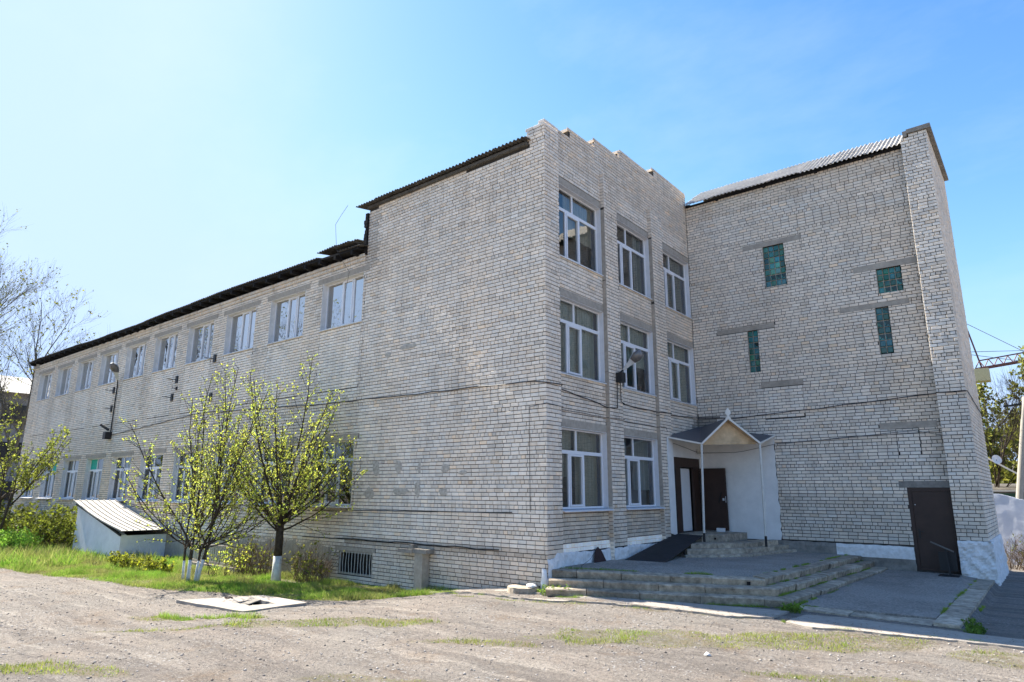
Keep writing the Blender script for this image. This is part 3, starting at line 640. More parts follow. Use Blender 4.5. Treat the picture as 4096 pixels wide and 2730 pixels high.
m_ = M(); m_.box((.79, 8.968, 2.16), (.85, 8.99, 2.24)); m_.box((.89, 8.965, 2.1), (.905, 8.985, 2.3)); part('lock', m_, LAMPG, dr)
m_ = M(); WB.box(m_, 7.64, 8.62, -.22, -.17, 1.19, 3.2); inner = part('inner_door', m_, PVC, dr)
m_ = M(); m_.box((-.165, 7.66, 1.22), (-.14, 7.95, 3.18)); part('sash', m_, PVC, dr)
# loose white block against the leaf
blk = M(); blk.box((.62, 8.72, 1.175), (.86, 8.86, 1.29)); solo('aerated_block', blk, WHITEB, 'white block lying on the landing against the open brown door', 'block', (.74, 8.79, 1.175))

# interiors: dark rooms behind the windows, closed volumes
m_ = M()
m_.box((-40.2, 5.6, -.8), (-7.2, 5.8, 10.1)); m_.box((-40.3, .38, -.9), (-40.0, 5.8, 10.1)); m_.box((-40.0, .38, 1.4), (-.39, 5.55, 1.59)); m_.box((-40.0, .38, 4.6), (-.38, 5.6, 4.9))
m_.box((-7.1, 5.6, -.3), (-6.9, 13.3, 13.0)); m_.box((-6.9, 5.6, 1.4), (-.39, 9.15, 1.6)); m_.box((-6.9, 5.6, 4.6), (-.37, 9.5, 4.9)); m_.box((-7.0, .38, 8.1), (-.37, 9.5, 8.3)); m_.box((-7.0, .38, 11.2), (-.37, 9.5, 11.4)); m_.box((-6.9, 9.6, -.3), (7.6, 9.7, 12.5))
m_.box((-40.0, .38, 9.7), (-7.1, 5.6, 9.8)); m_.box((-7.1, 13.1, -.3), (7.7, 13.3, 12.7)); m_.box((-7.1, .38, 9.8), (-6.9, 5.6, 11.5))
for i in range(9): x = AR - i * AP - AW - .5; m_.box((x, .38, 1.6), (x + .12, 5.6, 9.7))
for y in (3.3, 6.4): m_.box((-6.9, y, 1.6), (-.37, y + .12, 11.2))
part('interior_wall', m_, ROOM, bld)
m_ = M(); m_.box((-1.6, 6.6, 1.05), (-.38, 9.2, 1.165)); part('interior_floor', m_, CONC, bld)

# roofs --------------------------------------------------------------------
def sheet_mesh(w, l, n, mt, amp=.027, sub=6):
    m_ = M(); k = n * sub; vs = []
    for j in range(2):
        for i in range(k + 1):
            x = w * i / k; z = amp * math.sin(2 * math.pi * i / sub)
            vs += [(x, l * j, z), (x, l * j, z - .009)]
    r = 2 * (k + 1); fs = []
    for i in range(k): fs += [(2 * i, 2 * i + 2, r + 2 * i + 2, r + 2 * i), (2 * i + 1, r + 2 * i + 1, r + 2 * i + 3, 2 * i + 3), (2 * i, 2 * i + 1, 2 * i + 3, 2 * i + 2), (r + 2 * i, r + 2 * i + 2, r + 2 * i + 3, r + 2 * i + 1)]
    fs += [(0, r, r + 1, 1), (2 * k, 2 * k + 1, r + 2 * k + 1, r + 2 * k)]
    m_.add(vs, fs); return m_.mesh('roof_sheet', mt, smooth=False)
def roof(x0, n, w, y0, z0, ang, rows, l, mt, wob=.02, waves=8, drop=None, miss=()):
    me_ = sheet_mesh(w + .06, l, waves, mt)
    for r_ in range(rows):
        for i in range(n):
            if (r_, i) in miss: continue
            o = bpy.data.objects.new('roof_sheet', me_); COL.objects.link(o); o.parent = bld
            y = y0 + r_ * (l - .15) * math.cos(ang); z = z0 + r_ * ((l - .15) * math.sin(ang) + .01) + (drop(x0 + i * w) if drop else 0)
            o.location = (x0 + i * w, y + jit(wob), z + jit(wob * .5) + .01 * (i % 2)); o.rotation_euler = (ang + jit(wob * .3), (-math.atan2(drop(x0 + i * w + w) - drop(x0 + i * w), w) if drop else 0) + jit(wob * .4), jit(wob * .4))
roof(-7.5, 7, 1.015, -.28, 11.70, math.radians(9), 2, 1.75, SLATED)
wdrop = lambda x: .05 * math.sin(x * .3) + .015 * math.sin(x * 1.1)
roof(-40.6, 29, 1.155, -.36, 10.30, math.radians(11), 2, 1.75, SLATED, .012, 8, wdrop, miss={(0, 27)})
for (x, y, z, ry, rz) in ((-9.6, -.25, 10.55, -.06, .03), (-8.5, -.45, 10.42, .02, -.05), (-9.2, .2, 10.78, -.12, .12)):
    o = bpy.data.objects.new('roof_sheet', bpy.data.objects['roof_sheet'].data); COL.objects.link(o); o.parent = bld; o.location = (x, y, z); o.rotation_euler = (.16, ry, rz)
roof(.03, 7, 1.02, 8.98, 12.94, math.radians(33), 2, 1.15, SLATE, .012)
m_ = M(); m_.add([(-7.2, 2.8, 12.2), (-.38, 2.8, 12.2), (-.38, 9.6, 13.2), (-7.2, 9.6, 13.2), (-40.4, 2.8, 10.9), (-7.1, 2.8, 10.9), (-7.1, 6, 11.3), (-40.4, 6, 11.3), (0, 10.6, 13.98), (7.2, 10.6, 13.98), (7.2, 13.4, 13.2), (0, 13.4, 13.2), (-7.2, 9.6, 13.2), (0, 9.6, 13.2), (0, 13.4, 13.2), (-7.2, 13.4, 13.2)], [(0, 1, 2, 3), (4, 5, 6, 7), (8, 9, 10, 11), (12, 13, 14, 15)])
m_.box((-7.1, -.1, 11.58), (-.42, .36, 11.66)); part('roof', m_, SLATED, bld)
m_ = M(); m_.box((.05, 9.1, 12.88), (7.16, 9.25, 12.915)); part('eaves_board', m_, TAR, bld)
m_ = M(); n = 30
for i in range(n):
    x0_ = -40.4 + i * 33.2 / n; x1_ = x0_ + 33.2 / n; a_ = 10.23 + wdrop(x0_); b_ = 10.23 + wdrop(x1_)
    m_.hexa([(x0_, -.30, a_ - .03), (x1_, -.30, b_ - .03), (x1_, -.26, b_ - .03), (x0_, -.26, a_ - .03), (x0_, -.30, a_ + .04), (x1_, -.30, b_ + .04), (x1_, -.26, b_ + .04), (x0_, -.26, a_ + .04)])
    m_.hexa([(x0_, -.26, a_ - .03), (x1_, -.26, b_ - .03), (x1_, .3, b_ + .0), (x0_, .3, a_ + .0), (x0_, -.26, a_ + .02), (x1_, -.26, b_ + .02), (x1_, .3, b_ + .05), (x0_, .3, a_ + .05)])
part('eaves_board', m_, TAR, bld)
for i in range(39):
    x = -40.1 + i * .855 + jit(.05); m_ = M(); m_.box((x, -.33, 10.06 + wdrop(x)), (x + .11, .1, 10.20 + wdrop(x))); part('rafter', m_, TAR, bld)
for i in range(4): x = 1.2 + i * 1.7; m_ = M(); m_.box((x, 9.08, 12.84), (x + .09, 9.19, 12.9)); part('rafter', m_, TAR, bld)
# coping slabs over the end wall, chimney-like end of the long wing, roofing felt on the tall block's edge
yy = 8.93
for l_ in (1.45, 1.5, 1.5):
    m_ = M(); m_.hexa([(7.36, yy, 13.2), (7.99, yy, 13.2), (7.99 + jit(.01), yy + l_, 13.2), (7.36, yy + l_, 13.2), (7.36, yy, 13.33), (7.99, yy, 13.34), (7.99, yy + l_, 13.33 + jit(.02)), (7.36, yy + l_, 13.33)]); part('coping_slab', m_, CONCD, bld); yy += l_ + .01
m_ = M(); m_.box((7.25, 8.95, 13.12), (7.36, 9.5, 13.3)); part('coping_slab', m_, CONCD, bld)
m_ = M(); m_.box((-40.35, -.06, 9.9), (-39.3, .4, 10.55)); part('gable_stub', m_, CONC, bld)
m_ = M(); z = 10.0
while z < 11.4: m_.box((-7.22 - rng.random() * .06, -.04 - rng.random() * .03, z), (-7.1, .3, z + .13)); z += .12
part('roofing_felt', m_, TAR, bld)
# ------------------------------------------------------------------ entrance steps and platform
P0 = Vector((.17, .09)); P1 = Vector((4.42, 1.85)); P2 = Vector((4.76, 9.19))
n1 = Vector(((P1 - P0).y, -(P1 - P0).x)).normalized(); n2 = Vector(((P2 - P1).y, -(P2 - P1).x)).normalized()
def off(d):
    a = P0 + n1 * d; b = P2 + n2 * d; d1 = (P1 - P0).normalized(); d2 = (P2 - P1).normalized()
    c = P1 + n1 * d; e = P1 + n2 * d
    t = ((e - c).x * d2.y - (e - c).y * d2.x) / (d1.x * d2.y - d1.y * d2.x)
    return a, c + d1 * t, b
stp = thing('entrance_steps', 'broad grey concrete platform with three worn steps in front of the entrance', 'steps', (2.4, 4.5, .2))
zt = [.69, .65, .65]
def top(x, y): return .66 + .03 * sm((2 - x) / 2)
m_ = M(); a, c, b = off(-.33); m_.prism([(.02, .3), (a.x, a.y + .2), (a.x, a.y), (c.x, c.y), (b.x, b.y), (.02, 9.19)], .1, [.672, .685, .685, .648, .648, .66]); part('paving', m_, ASPH, stp)
tiers = [(0.0, .655), (.33, .51), (.66, .365)]
for k, (d, z) in enumerate(tiers):
    if k: a, c, b = off(d - .30); m_ = M(); m_.prism([(.15, .05), (a.x, a.y), (c.x, c.y), (b.x, b.y), (.15, 9.1)], .08, z - .03); part('step_core', m_, CONCD, stp)
    a, c, b = off(d); ai, ci, bi = off(d - .36)
    for A_, B_, Ai, Bi, lab in ((a, c, ai, ci, 0), (c, b, ci, bi, 1)):
        Ln = (B_ - A_).length; t = 0; cuts = [0]
        while True:
            t += rng.choice((.62, 1.0, 1.15, 1.2, .9)) + jit(.08)
            if t > Ln - .35: break
            cuts.append(t)
        cuts.append(Ln)
        for i in range(len(cuts) - 1):
            s, e = (cuts[i] + .008) / Ln, (cuts[i + 1] - .008) / Ln
            if lab == 1 and k == 0 and i == len(cuts) - 2: pass
            if k == 2 and lab == 0 and i == 0 and cuts[1] < .8: continue
            dz = [jit(.016) for _ in range(4)]; fo = jit(.022); nn = (n1, n2)[lab]
            q = [A_.lerp(B_, s) + nn * fo, A_.lerp(B_, e) + nn * (fo + jit(.01)), Ai.lerp(Bi, e), Ai.lerp(Bi, s)]
            zz = z + (.03 * sm((2 - q[0].x) / 2) if k == 0 else .0); zb = zz - .165; ch = .018
            l = rng.uniform(.75, 1.15); tn = (l, l * .99, l * .97)
            lift = .02 if (k == 0 and lab == 1 and i == 0) else 0
            N_ = 7; ov = []; it = []; lo = []; bk_t = []; bk_b = []
            for j in range(N_ + 1):
                t_ = j / N_; f = q[0].lerp(q[1], t_); g_ = q[3].lerp(q[2], t_); w_ = abs(jit(.014)) if rng.random() < .6 else 0
                top_z = zz + dz[0] * (1 - t_) + dz[1] * t_ + lift
                it.append((*(f - nn * (ch + w_))[:], top_z)); ov.append((*(f - nn * jit(.006))[:], top_z - ch - w_)); lo.append((*(f - nn * (.03 + abs(jit(.02))))[:], zb + jit(.006))); bk_t.append((*g_[:], zz + dz[2] * .5 + lift)); bk_b.append((*g_[:], zb))
            vs = lo + ov + it + bk_t + bk_b; r_ = N_ + 1; m_ = M()
            fs = [(y * r_ + x, y * r_ + x + 1, (y + 1) * r_ + x + 1, (y + 1) * r_ + x) for y in range(4) for x in range(N_)]
            fs += [(0, r_, 2 * r_, 3 * r_, 4 * r_), tuple(v * r_ + N_ for v in (4, 3, 2, 1, 0))]
            m_.add(vs, fs, tn); part('step_block', m_, STONE, stp)
m_ = M(); m_.add([(4.10, 1.62, .60), (4.17, 1.66, .60), (4.16, 1.66, .53), (4.10, 1.63, .53)], [(0, 1, 2, 3)]); part('dark_chip', m_, TAR, stp)
# small steps and landing at the door
lst = thing('door_steps', 'three small angled concrete steps up to the hollow-core landing at the door', 'steps', (1.5, 7.5, .65))
def blockrow(poly, z0, z1, parent, name, mt=STONE):
    # poly: outer front edge points, stones of .8-1.1 m with depth .45 inward (towards the corner)
    for (A_, B_) in zip(poly[:-1], poly[1:]):
        A_ = Vector(A_); B_ = Vector(B_); Ln = (B_ - A_).length; k = max(1, round(Ln / .95)); nn = Vector(((B_ - A_).y, -(B_ - A_).x)).normalized()
        for i in range(k):
            s = (i + .006) / k; e = (i + .994) / k; q0 = A_.lerp(B_, s); q1 = A_.lerp(B_, e); c = .015
            m_ = M(); l = rng.uniform(.8, 1.1); z = z1 + jit(.008)
            f0, f1 = q0 + nn * jit(.012), q1 + nn * jit(.012)
            m_.add([(*f0, z0), (*f1, z0), (*f1, z - c), (*f0, z - c), (*(f0 - nn * c), z), (*(f1 - nn * c), z), (*(f1 - nn * .55), z), (*(f0 - nn * .55), z), (*(f1 - nn * .55), z0), (*(f0 - nn * .55), z0)],
                   [(0, 1, 2, 3), (3, 2, 5, 4), (4, 5, 6, 7), (7, 6, 8, 9), (1, 8, 6, 5, 2), (0, 3, 4, 7, 9)], (l, l * .99, l * .97))
            part(name, m_, mt, parent)
blockrow([(1.22, 4.98), (2.42, 6.62), (2.95, 9.19)], .64, .715, lst, 'step_block')
blockrow([(1.12, 5.28), (2.25, 6.82), (2.74, 9.19)], .70, .855, lst, 'step_block')
blockrow([(1.10, 5.62), (2.08, 7.02), (2.5, 8.9)], .84, .985, lst, 'step_block')
m_ = M(); m_.prism([(.03, 5.5), (1.05, 5.9), (1.9, 7.2), (2.2, 9.18), (.03, 9.18)], .6, .95); part('step_core', m_, CONCD, lst)
m_ = M(); m_.prism([(.02, 7.17), (1.40, 7.15), (1.45, 9.17), (.02, 9.17)], .955, [1.17, 1.172, 1.165, 1.168]); part('landing_slab', m_, STONE, lst)
m_ = M(); m_.prism([(.02, 6.72), (.96, 6.72), (1.0, 7.14), (.02, 7.15)], .9, 1.155); part('landing_slab', m_, STONE, lst)
for u in (.55, .8, 1.05): m_ = M(); m_.tube([(u + .15, 7.135, 1.06), (u + .15, 7.2, 1.06)], .032, 9); part('core_hole', m_, TAR, lst)
# ramp
m_ = M(); a = [(.30, 3.20, .675), (1.36, 3.45, .672), (.97, 6.78, 1.16), (.05, 6.85, 1.175)]
vs = [(x, y, z) for x, y, z in a] + [(x, y, z - .02) for x, y, z in a]
m_.add(vs, [(0, 1, 2, 3), (4, 7, 6, 5), (0, 4, 5, 1), (1, 5, 6, 2), (2, 6, 7, 3), (3, 7, 4, 0)])
rp = thing('ramp', 'dark sheet ramp leaning from the platform up to the door landing', 'ramp', (.7, 5, .67))
part('ramp_sheet', m_, mat('ramp_rubber', (.028, .028, .030), .75, .3, .2, 4, .002, 60), rp)
for q in ((1.30, 3.5, .655, .93, 6.7, 1.12), (.3, 3.3, .655, .12, 6.7, 1.12)): m_ = M(); m_.bar(q[:3], q[3:], .05, .05); part('rail', m_, BLACKM, rp)
m_ = M(); m_.bar((1.13, 5.1, .66), (1.13, 5.1, .88), .03); part('support', m_, BLACKM, rp)

# lower platform with kerbs
lp = thing('paved_landing', 'low washed-concrete landing with kerb stones before the brown metal door', 'landing', (6.6, 5, .2))
m_ = M(); m_.prism([(4.9, 1.62), (7.42, 1.75), (7.50, 8.99), (7.2, 9.17), (5.3, 9.17)], .05, [.245, .25, .27, .31, .31]); part('paving', m_, AGG, lp)
y = 1.18; k = 0
while y < 8.9:
    e = min(y + rng.choice((.95, 1.15, 1.3)), 8.95); m_ = M(); z = .262 + jit(.008); l = rng.uniform(.85, 1.1); x0_ = 7.44 + .008 * y; x1_ = 7.86 + jit(.015)
    m_.hexa([(x0_, y, .0), (x1_, y, .0), (x1_, e - .012, .0), (x0_, e - .012, .0), (x0_, y, z), (x1_ - .01, y, z - .01), (x1_ - .01, e - .012, z - .01 + jit(.006)), (x0_, e - .012, z)], (l, l, l)); part('kerb_stone', m_, STONE, lp); y = e
for (x0_, x1_) in ((5.12, 6.1), (6.12, 7.42)):
    m_ = M(); d = .02 if x0_ > 6 else .0; m_.hexa([(x0_, 1.30 - .04, .05), (x1_, 1.22 - .04, .05), (x1_, 1.62 + .1, .05), (x0_, 1.58, .05), (x0_, 1.26, .235 - d), (x1_, 1.18, .225 - d), (x1_, 1.74, .24 - d), (x0_, 1.6, .24 - d)]); part('kerb_stone', m_, STONE, lp)

# pale concrete apron strips
def apron(name, pts, h, label):
    m_ = M(); P = []
    for i in range(len(pts)):
        a, b = Vector(pts[i]), Vector(pts[(i + 1) % len(pts)]); n = max(1, int((b - a).length / .12))
        for j in range(n): q = a.lerp(b, j / n); P.append((q.x + jit(.02), q.y + jit(.02)))
    cx = sum(p[0] for p in P) / len(P); n = len(P)
    m_.add([(x, y, g1(x, y) + h + jit(.004)) for x, y in P] + [(x, y, g1(x, y) - .05) for x, y in P], [(i, (i + 1) % n, n + (i + 1) % n, n + i) for i in range(n)])
    import mathutils
    tri = mathutils.geometry.tessellate_polygon([[Vector((x, y, 0)) for x, y in P]])
    m_.add([(x, y, g1(x, y) + h) for x, y in P], [tuple(t) for t in tri])
    struct(name, m_, APRON, label=label)
apron('pavement', [(-3.4, -.35), (-2.6, -.95), (-2.0, -1.15), (.3, -1.2), (1.85, -.76), (3.3, -.44), (4.4, -.42), (5.12, .02), (5.15, .85), (4.4, .68), (3.2, .45), (1.6, .02), (.6, -.25), (-.3, -.28), (-1.2, -.03), (-2.6, -.03)], .035, 'pale cracked concrete strip in front of the broad steps')
apron('pavement', [(5.38, -.15), (5.9, -.42), (6.9, -.28), (7.8, -.12), (8.8, -.12), (10.5, .3), (10.4, 1.2), (8.6, .72), (7.2, .78), (6.1, .82), (5.5, .72)], .03, 'pale concrete strip in front of the lower landing')

# ------------------------------------------------------------------ canopy over the door
cn = thing('entrance_canopy', 'gabled porch canopy on two cream posts with tan underside in the inner corner', 'canopy', (1.6, 7.6, .95))
Lf = Vector((1.13, 6.72, 3.87)); Af = Vector((1.79, 7.28, 4.66)); Rf = Vector((2.50, 7.93, 3.90)); Bw = Vector((.03, 6.50, 4.12)); Cw = Vector((2.56, 9.17, 4.20)); Ab = Vector((.03, 9.16, 4.62)); Vl = Vector((.03, 8.0, 3.99)); Vr = Vector((1.3, 9.17, 4.02))
def skin(tris, h):
    m_ = M()
    for t in tris: m_.add([v + Vector((0, 0, h)) for v in t], [tuple(range(len(t)))])
    return m_
Mid = Vector((.25, 8.93, 4.6))
tr_ = [(Lf, Af, Mid), (Lf, Mid, Ab), (Lf, Ab, Bw), (Af, Rf, Mid), (Rf, Ab, Mid), (Rf, Cw, Ab)]
part('roof_sheet', skin(tr_, .03), BLUER, cn); part('soffit', skin(tr_, -.005), TAN, cn)
for a_, b_, w_ in ((Lf, Af, .055), (Af, Rf, .055), (Bw, Lf, .05), (Rf, Cw, .05)): m_ = M(); m_.bar(a_ + Vector((.02, -.02, .015)), b_ + Vector((.02, -.02, .015)), .03, w_); part('trim', m_, CREAMM, cn)
bk = Vector((-.69, .72, 0)) * .22
m_ = M(); m_.add([Lf + bk, Rf + bk, Af + bk + Vector((0, 0, -.03)), Lf + bk * 1.12, Rf + bk * 1.12, Af + bk * 1.12 + Vector((0, 0, -.03))], [(0, 1, 2), (5, 4, 3), (0, 3, 4, 1)]); part('gable_panel', m_, TAN, cn)
m_ = M(); dx = Vector((.72, .69, 0)).normalized(); F0 = Af + Vector((.03, -.03, .02))
prof = [(-.10, -.03), (.10, -.03), (.05, .03), (.025, .06), (.095, .16), (.07, .22), (0, .33), (-.07, .22), (-.095, .16), (-.025, .06), (-.05, .03)]
n = len(prof); nn = Vector((.69, -.72, 0)) * .012
m_.add([F0 + dx * u + Vector((0, 0, v)) + nn for u, v in prof] + [F0 + dx * u + Vector((0, 0, v)) - nn for u, v in prof], [tuple(range(n)), tuple(range(n, 2 * n))[::-1]] + [(i, (i + 1) % n, n + (i + 1) % n, n + i) for i in range(n)]); part('finial', m_, CREAMM, cn)
for (bx, by, bz), t in (((1.06, 6.66, .95), Lf), ((2.46, 7.90, .85), Rf)):
    m_ = M(); b0 = Vector((bx, by, bz)); m0 = b0.lerp(t, .1); m_.tube([m0, t], .034, 10); po = part('post', m_, STEELW, cn)
    m_ = M(); m_.tube([b0, m0], .037, 10); part('post_foot', m_, BLACKM, po)
cm = M(); cm.box((.03, 8.88, 3.70), (.16, 8.99, 3.86)); cm.tube([(.10, 8.92, 3.75), (.30, 8.72, 3.72)], .05, 10)
ct = thing('security_camera', 'small white security camera under the canopy above the entrance door', 'camera', (.05, 8.9, 3.75)); part('housing', cm, CREAMM, ct)
m_ = M(); m_.tube([(.30, 8.72, 3.72), (.31, 8.71, 3.718)], .035, 10); part('lens', m_, BLACKM, ct)

# ------------------------------------------------------------------ lamps
def lamp_head(root, a, b, side, scale=1.):
    a, b = Vector(a), Vector(b); d = (b - a).normalized(); s = Vector(side).normalized(); s = (s - d * s.dot(d)).normalized(); u = s.cross(d)
    if u.z < 0: u = -u
    L_ = (b - a).length; m_ = M(); rings = []; k = 10
    prof = [(0, .035, .03), (.15, .05, .045), (.42, .085, .06), (.55, .13, .09), (.75, .16, .11), (.92, .13, .09), (1, .03, .02)]
    for t, w, h in prof: rings.append([a + d * L_ * t + s * (w * scale * math.cos(math.pi * j / (k - 1))) + u * (h * scale * math.sin(math.pi * j / (k - 1))) for j in range(k)])
    vs = [p for r in rings for p in r]; fs = [(i * k + j, i * k + j + 1, (i + 1) * k + j + 1, (i + 1) * k + j) for i in range(len(rings) - 1) for j in range(k - 1)]
    fs += [(i * k, (i + 1) * k, (i + 1) * k + k - 1, i * k + k - 1) for i in range(3)]
    m_.add(vs, fs); part('lamp_housing', m_, LAMPG, root, smooth=False)
    m_ = M(); rings = []
    for t, w, h in ((.50, .10, .01), (.56, .12, .07), (.68, .145, .12), (.82, .14, .12), (.92, .11, .07), (.97, .07, .01)): rings.append([a + d * L_ * t + s * (w * scale * math.cos(math.pi * j / (k - 1))) - u * (h * scale * math.sin(math.pi * j / (k - 1))) for j in range(k)])
    m_.add([p for r in rings for p in r], [(i * k + j, i * k + j + 1, (i + 1) * k + j + 1, (i + 1) * k + j) for i in range(5) for j in range(k - 1)]); part('lamp_glass', m_, LENS, root, smooth=True)
lb = thing('wall_lamp', 'cobra-head lamp on black box between the middle storey windows', 'lamp', (.15, 3.55, 5.5))
m_ = M(); m_.box((.13, 3.36, 5.46), (.32, 3.58, 5.74)); part('junction_box', m_, BLACKM, lb)
m_ = M(); m_.bar((.22, 3.45, 5.74), (.30, 3.5, 5.82), .05); part('bracket', m_, BLACKM, lb)
lamp_head(lb, (.29, 3.49, 5.80), (.86, 3.62, 6.32), (.5, .9, -.2), 1.05)
la = thing('wall_lamp', 'far cobra-head lamp on the long wing beside an upper window', 'lamp', (-26.4, -.1, 5))
m_ = M(); m_.box((-26.62, -.3, 4.85), (-26.3, -.02, 5.2)); part('junction_box', m_, BLACKM, la)
m_ = M(); m_.bar((-26.4, -.15, 5.3), (-26.75, -.4, 5.55), .1, .1); part('floodlight', m_, BLACKM, la)
m_ = M(); m_.tube([(-26.38, -.05, 5.2), (-26.35, -.05, 7.5), (-26.2, -.12, 7.8)], .03, 6); part('pipe', m_, BLACKM, la)
lamp_head(la, (-26.2, -.12, 7.75), (-25.3, -.75, 8.42), (.4, .8, -.3), 1.35)
# wall brackets
for (x, z, lb_) in ((-16.64, 7.69, 'topmost small dark steel bracket, right of the third window pier'), (-19.88, 7.15, 'larger dark bracket with a spike on the long wing wall'), (-26.8, 7.31, 'small bracket just left of the far lamp pipe, upper one'), (-20.14, 6.39, 'lower dark plate bracket below the spiked one'), (-16.64, 6.10, 'tall black plate bracket above the bushy tree'), (-26.79, 6.39, 'small bracket left of the far lamp pipe, lower one'), (-19.8, 6.75, 'tiny peg bracket between two dark wall plates')):
    r_ = thing('wall_bracket', lb_, 'bracket', (x, 0, z), 'steel brackets on the long wing wall'); k = .5 if 'tiny' in lb_ else 1
    m_ = M(); m_.box((x - .09 * k, -.05, z - .16 * k), (x + .09 * k, -.01, z + .16 * k)); part('plate', m_, BLACKM, r_)
    m_ = M(); m_.bar((x - .05, -.03, z), (x - .32 * k, -.3 * k, z + .03), .03); part('arm', m_, BLACKM, r_)
# cables
def cable(pts, r, label, sub=5, wob=.02, nm='cable'):
    P = []
    for a_, b_ in zip(pts[:-1], pts[1:]):
        a_, b_ = Vector(a_), Vector(b_); n = max(1, int((b_ - a_).length / .35))
        for j in range(n): q = a_.lerp(b_, j / n); P.append(q + Vector((0, 0, wob * noise.noise(q * 1.7) * 2)))
    P.append(Vector(pts[-1])); m_ = M(); m_.tube(P, r, 5); solo(nm, m_, CABLE, label, 'cable', pts[0])
cable([(-26.3, -.03, 5.05), (-17.4, -.03, 5.5), (-8.86, -.03, 5.2), (-3.1, -.03, 5.12), (-.6, -.03, 5.1), (.15, -.03, 5.02), (.15, .66, 5.05), (.03, .69, 4.95), (.03, 2.0, 4.85), (.03, 2.97, 4.72), (.16, 3.02, 4.72), (.16, 3.35, 4.75), (.16, 3.38, 5.45)], .013, 'thick black cable running along the walls to the lamp box')
cable([(.17, 3.54, 5.46), (.16, 3.56, 4.95), (.16, 3.74, 4.9), (.03, 3.77, 4.9), (.03, 5.9, 4.86), (.15, 6.05, 4.86), (.15, 6.8, 4.9), (.03, 6.85, 4.85), (.03, 9.15, 4.95), (1.3, 9.16, 4.86), (4.0, 9.16, 5.02), (7.1, 9.16, 5.2), (7.2, 8.97, 5.2), (7.9, 8.97, 5.18), (7.9, 13.2, 4.9)], .013, 'black cable from the lamp box along the stair wing wall')
cable([(-.35, -.03, 1.95), (-.38, -.03, 4.45), (.15, -.03, 4.52), (.15, .68, 4.5), (.03, .7, 4.45), (.03, 2.97, 4.42), (.15, 3.02, 4.42), (.15, 3.76, 4.44), (.03, 3.8, 4.42), (.03, 5.95, 4.40), (.15, 6.05, 4.42), (.15, 6.35, 4.42), (.04, 6.95, 3.98), (.04, 9.1, 3.75), (1.2, 9.15, 3.72), (2.6, 9.15, 3.95), (6.5, 9.16, 4.18), (7.2, 8.97, 4.0), (7.9, 8.97, 4.0)], .007, 'thin black cable dropping down beside the front corner and across the porch', wob=.01)
cable([(2.6, 9.16, 3.98), (6.5, 9.15, 4.12), (7.16, 9.14, 4.15)], .006, 'thin doubled wire above the bricked-up square window', wob=.01)
cable([(-9, -.04, 1.83), (-3, -.04, 1.90), (-.9, -.04, 1.93)], .012, 'dark cable at ground floor sill height on the blank wall', wob=.01)
cable([(-9.5, -.05, 1.0), (-5, -.05, 1.04), (-1.3, -.05, 1.04)], .016, 'dark cable above the cellar window', wob=.02)
cable([(-7.9, -.30, 11.85), (-8.25, -.5, 11.2), (-8.1, -.5, 10.3), (-7.6, -.3, 9.4), (-8.0, -.1, 8.9)], .006, 'loose wire hanging from the tall roof corner', wob=.1)

# duct stub by the corner of the blank wall
dt = thing('vent_duct', 'grey square duct with a cap standing against the blank brick wall', 'duct', (-3.9, -.2, -.2))
m_ = M(); m_.box((-4.02, -.28, -.3), (-3.72, -.02, .82)); part('duct', m_, CONC, dt)
m_ = M(); m_.box((-4.06, -.32, .82), (-3.55, -.0, .93)); m_.box((-4.75, -.22, .80), (-4.2, -.02, .9)); m_.box((-4.35, -.2, .9), (-4.2, -.02, 1.02)); part('cap', m_, CONCD, dt)
# concrete ring and lump at the corner
mr_ = thing('concrete_ring', 'low round concrete well ring at the front corner of the building', 'well ring', (-.42, -.15, .2))
m_ = M(); k = 20; r0, r1 = .38, .36; cx, cy = -.42, -.2
vs = [(cx + r0 * math.cos(2 * math.pi * i / k) + jit(.01), cy + r0 * math.sin(2 * math.pi * i / k) + jit(.01), .1) for i in range(k)] + [(cx + r1 * math.cos(2 * math.pi * i / k) + jit(.01), cy + r1 * math.sin(2 * math.pi * i / k) + jit(.01), .30 + jit(.008)) for i in range(k)] + [(cx, cy, .30)]
m_.add(vs, [(i, (i + 1) % k, k + (i + 1) % k, k + i) for i in range(k)] + [(k + i, k + (i + 1) % k, 2 * k) for i in range(k)]); part('ring', m_, STONE, mr_)
def lump(cx, cy, cz, rx, ry, rz, k=12, j=.12):
    m_ = M(); vs = []; rows = 6
    for a_ in range(rows + 1):
        th = math.pi * a_ / rows
        for b_ in range(k):
            ph = 2 * math.pi * b_ / k; d = Vector((math.sin(th) * math.cos(ph), math.sin(th) * math.sin(ph), math.cos(th))); r = 1 + j * 2 * noise.noise(d * 2.2 + Vector((cx, cy, cz)))
            vs.append((cx + rx * r * d.x, cy + ry * r * d.y, cz + rz * r * d.z))
    m_.add(vs, [(a_ * k + b_, a_ * k + (b_ + 1) % k, (a_ + 1) * k + (b_ + 1) % k, (a_ + 1) * k + b_) for a_ in range(rows) for b_ in range(k)]); return m_
m_ = lump(.06, -.03, .40, .10, .07, .28, 14, .3); solo('mortar_lump', m_, WHITEROUGH, 'lump of white mortar smeared up the front corner above the well ring', 'mortar', (0, -.05, .2), smooth=True)
m_ = lump(-.18, -.22, .33, .13, .1, .05); solo('white_stone', m_, WHITEW, 'small white stone lying on the round concrete well ring', 'stone', (-.18, -.22, .3))
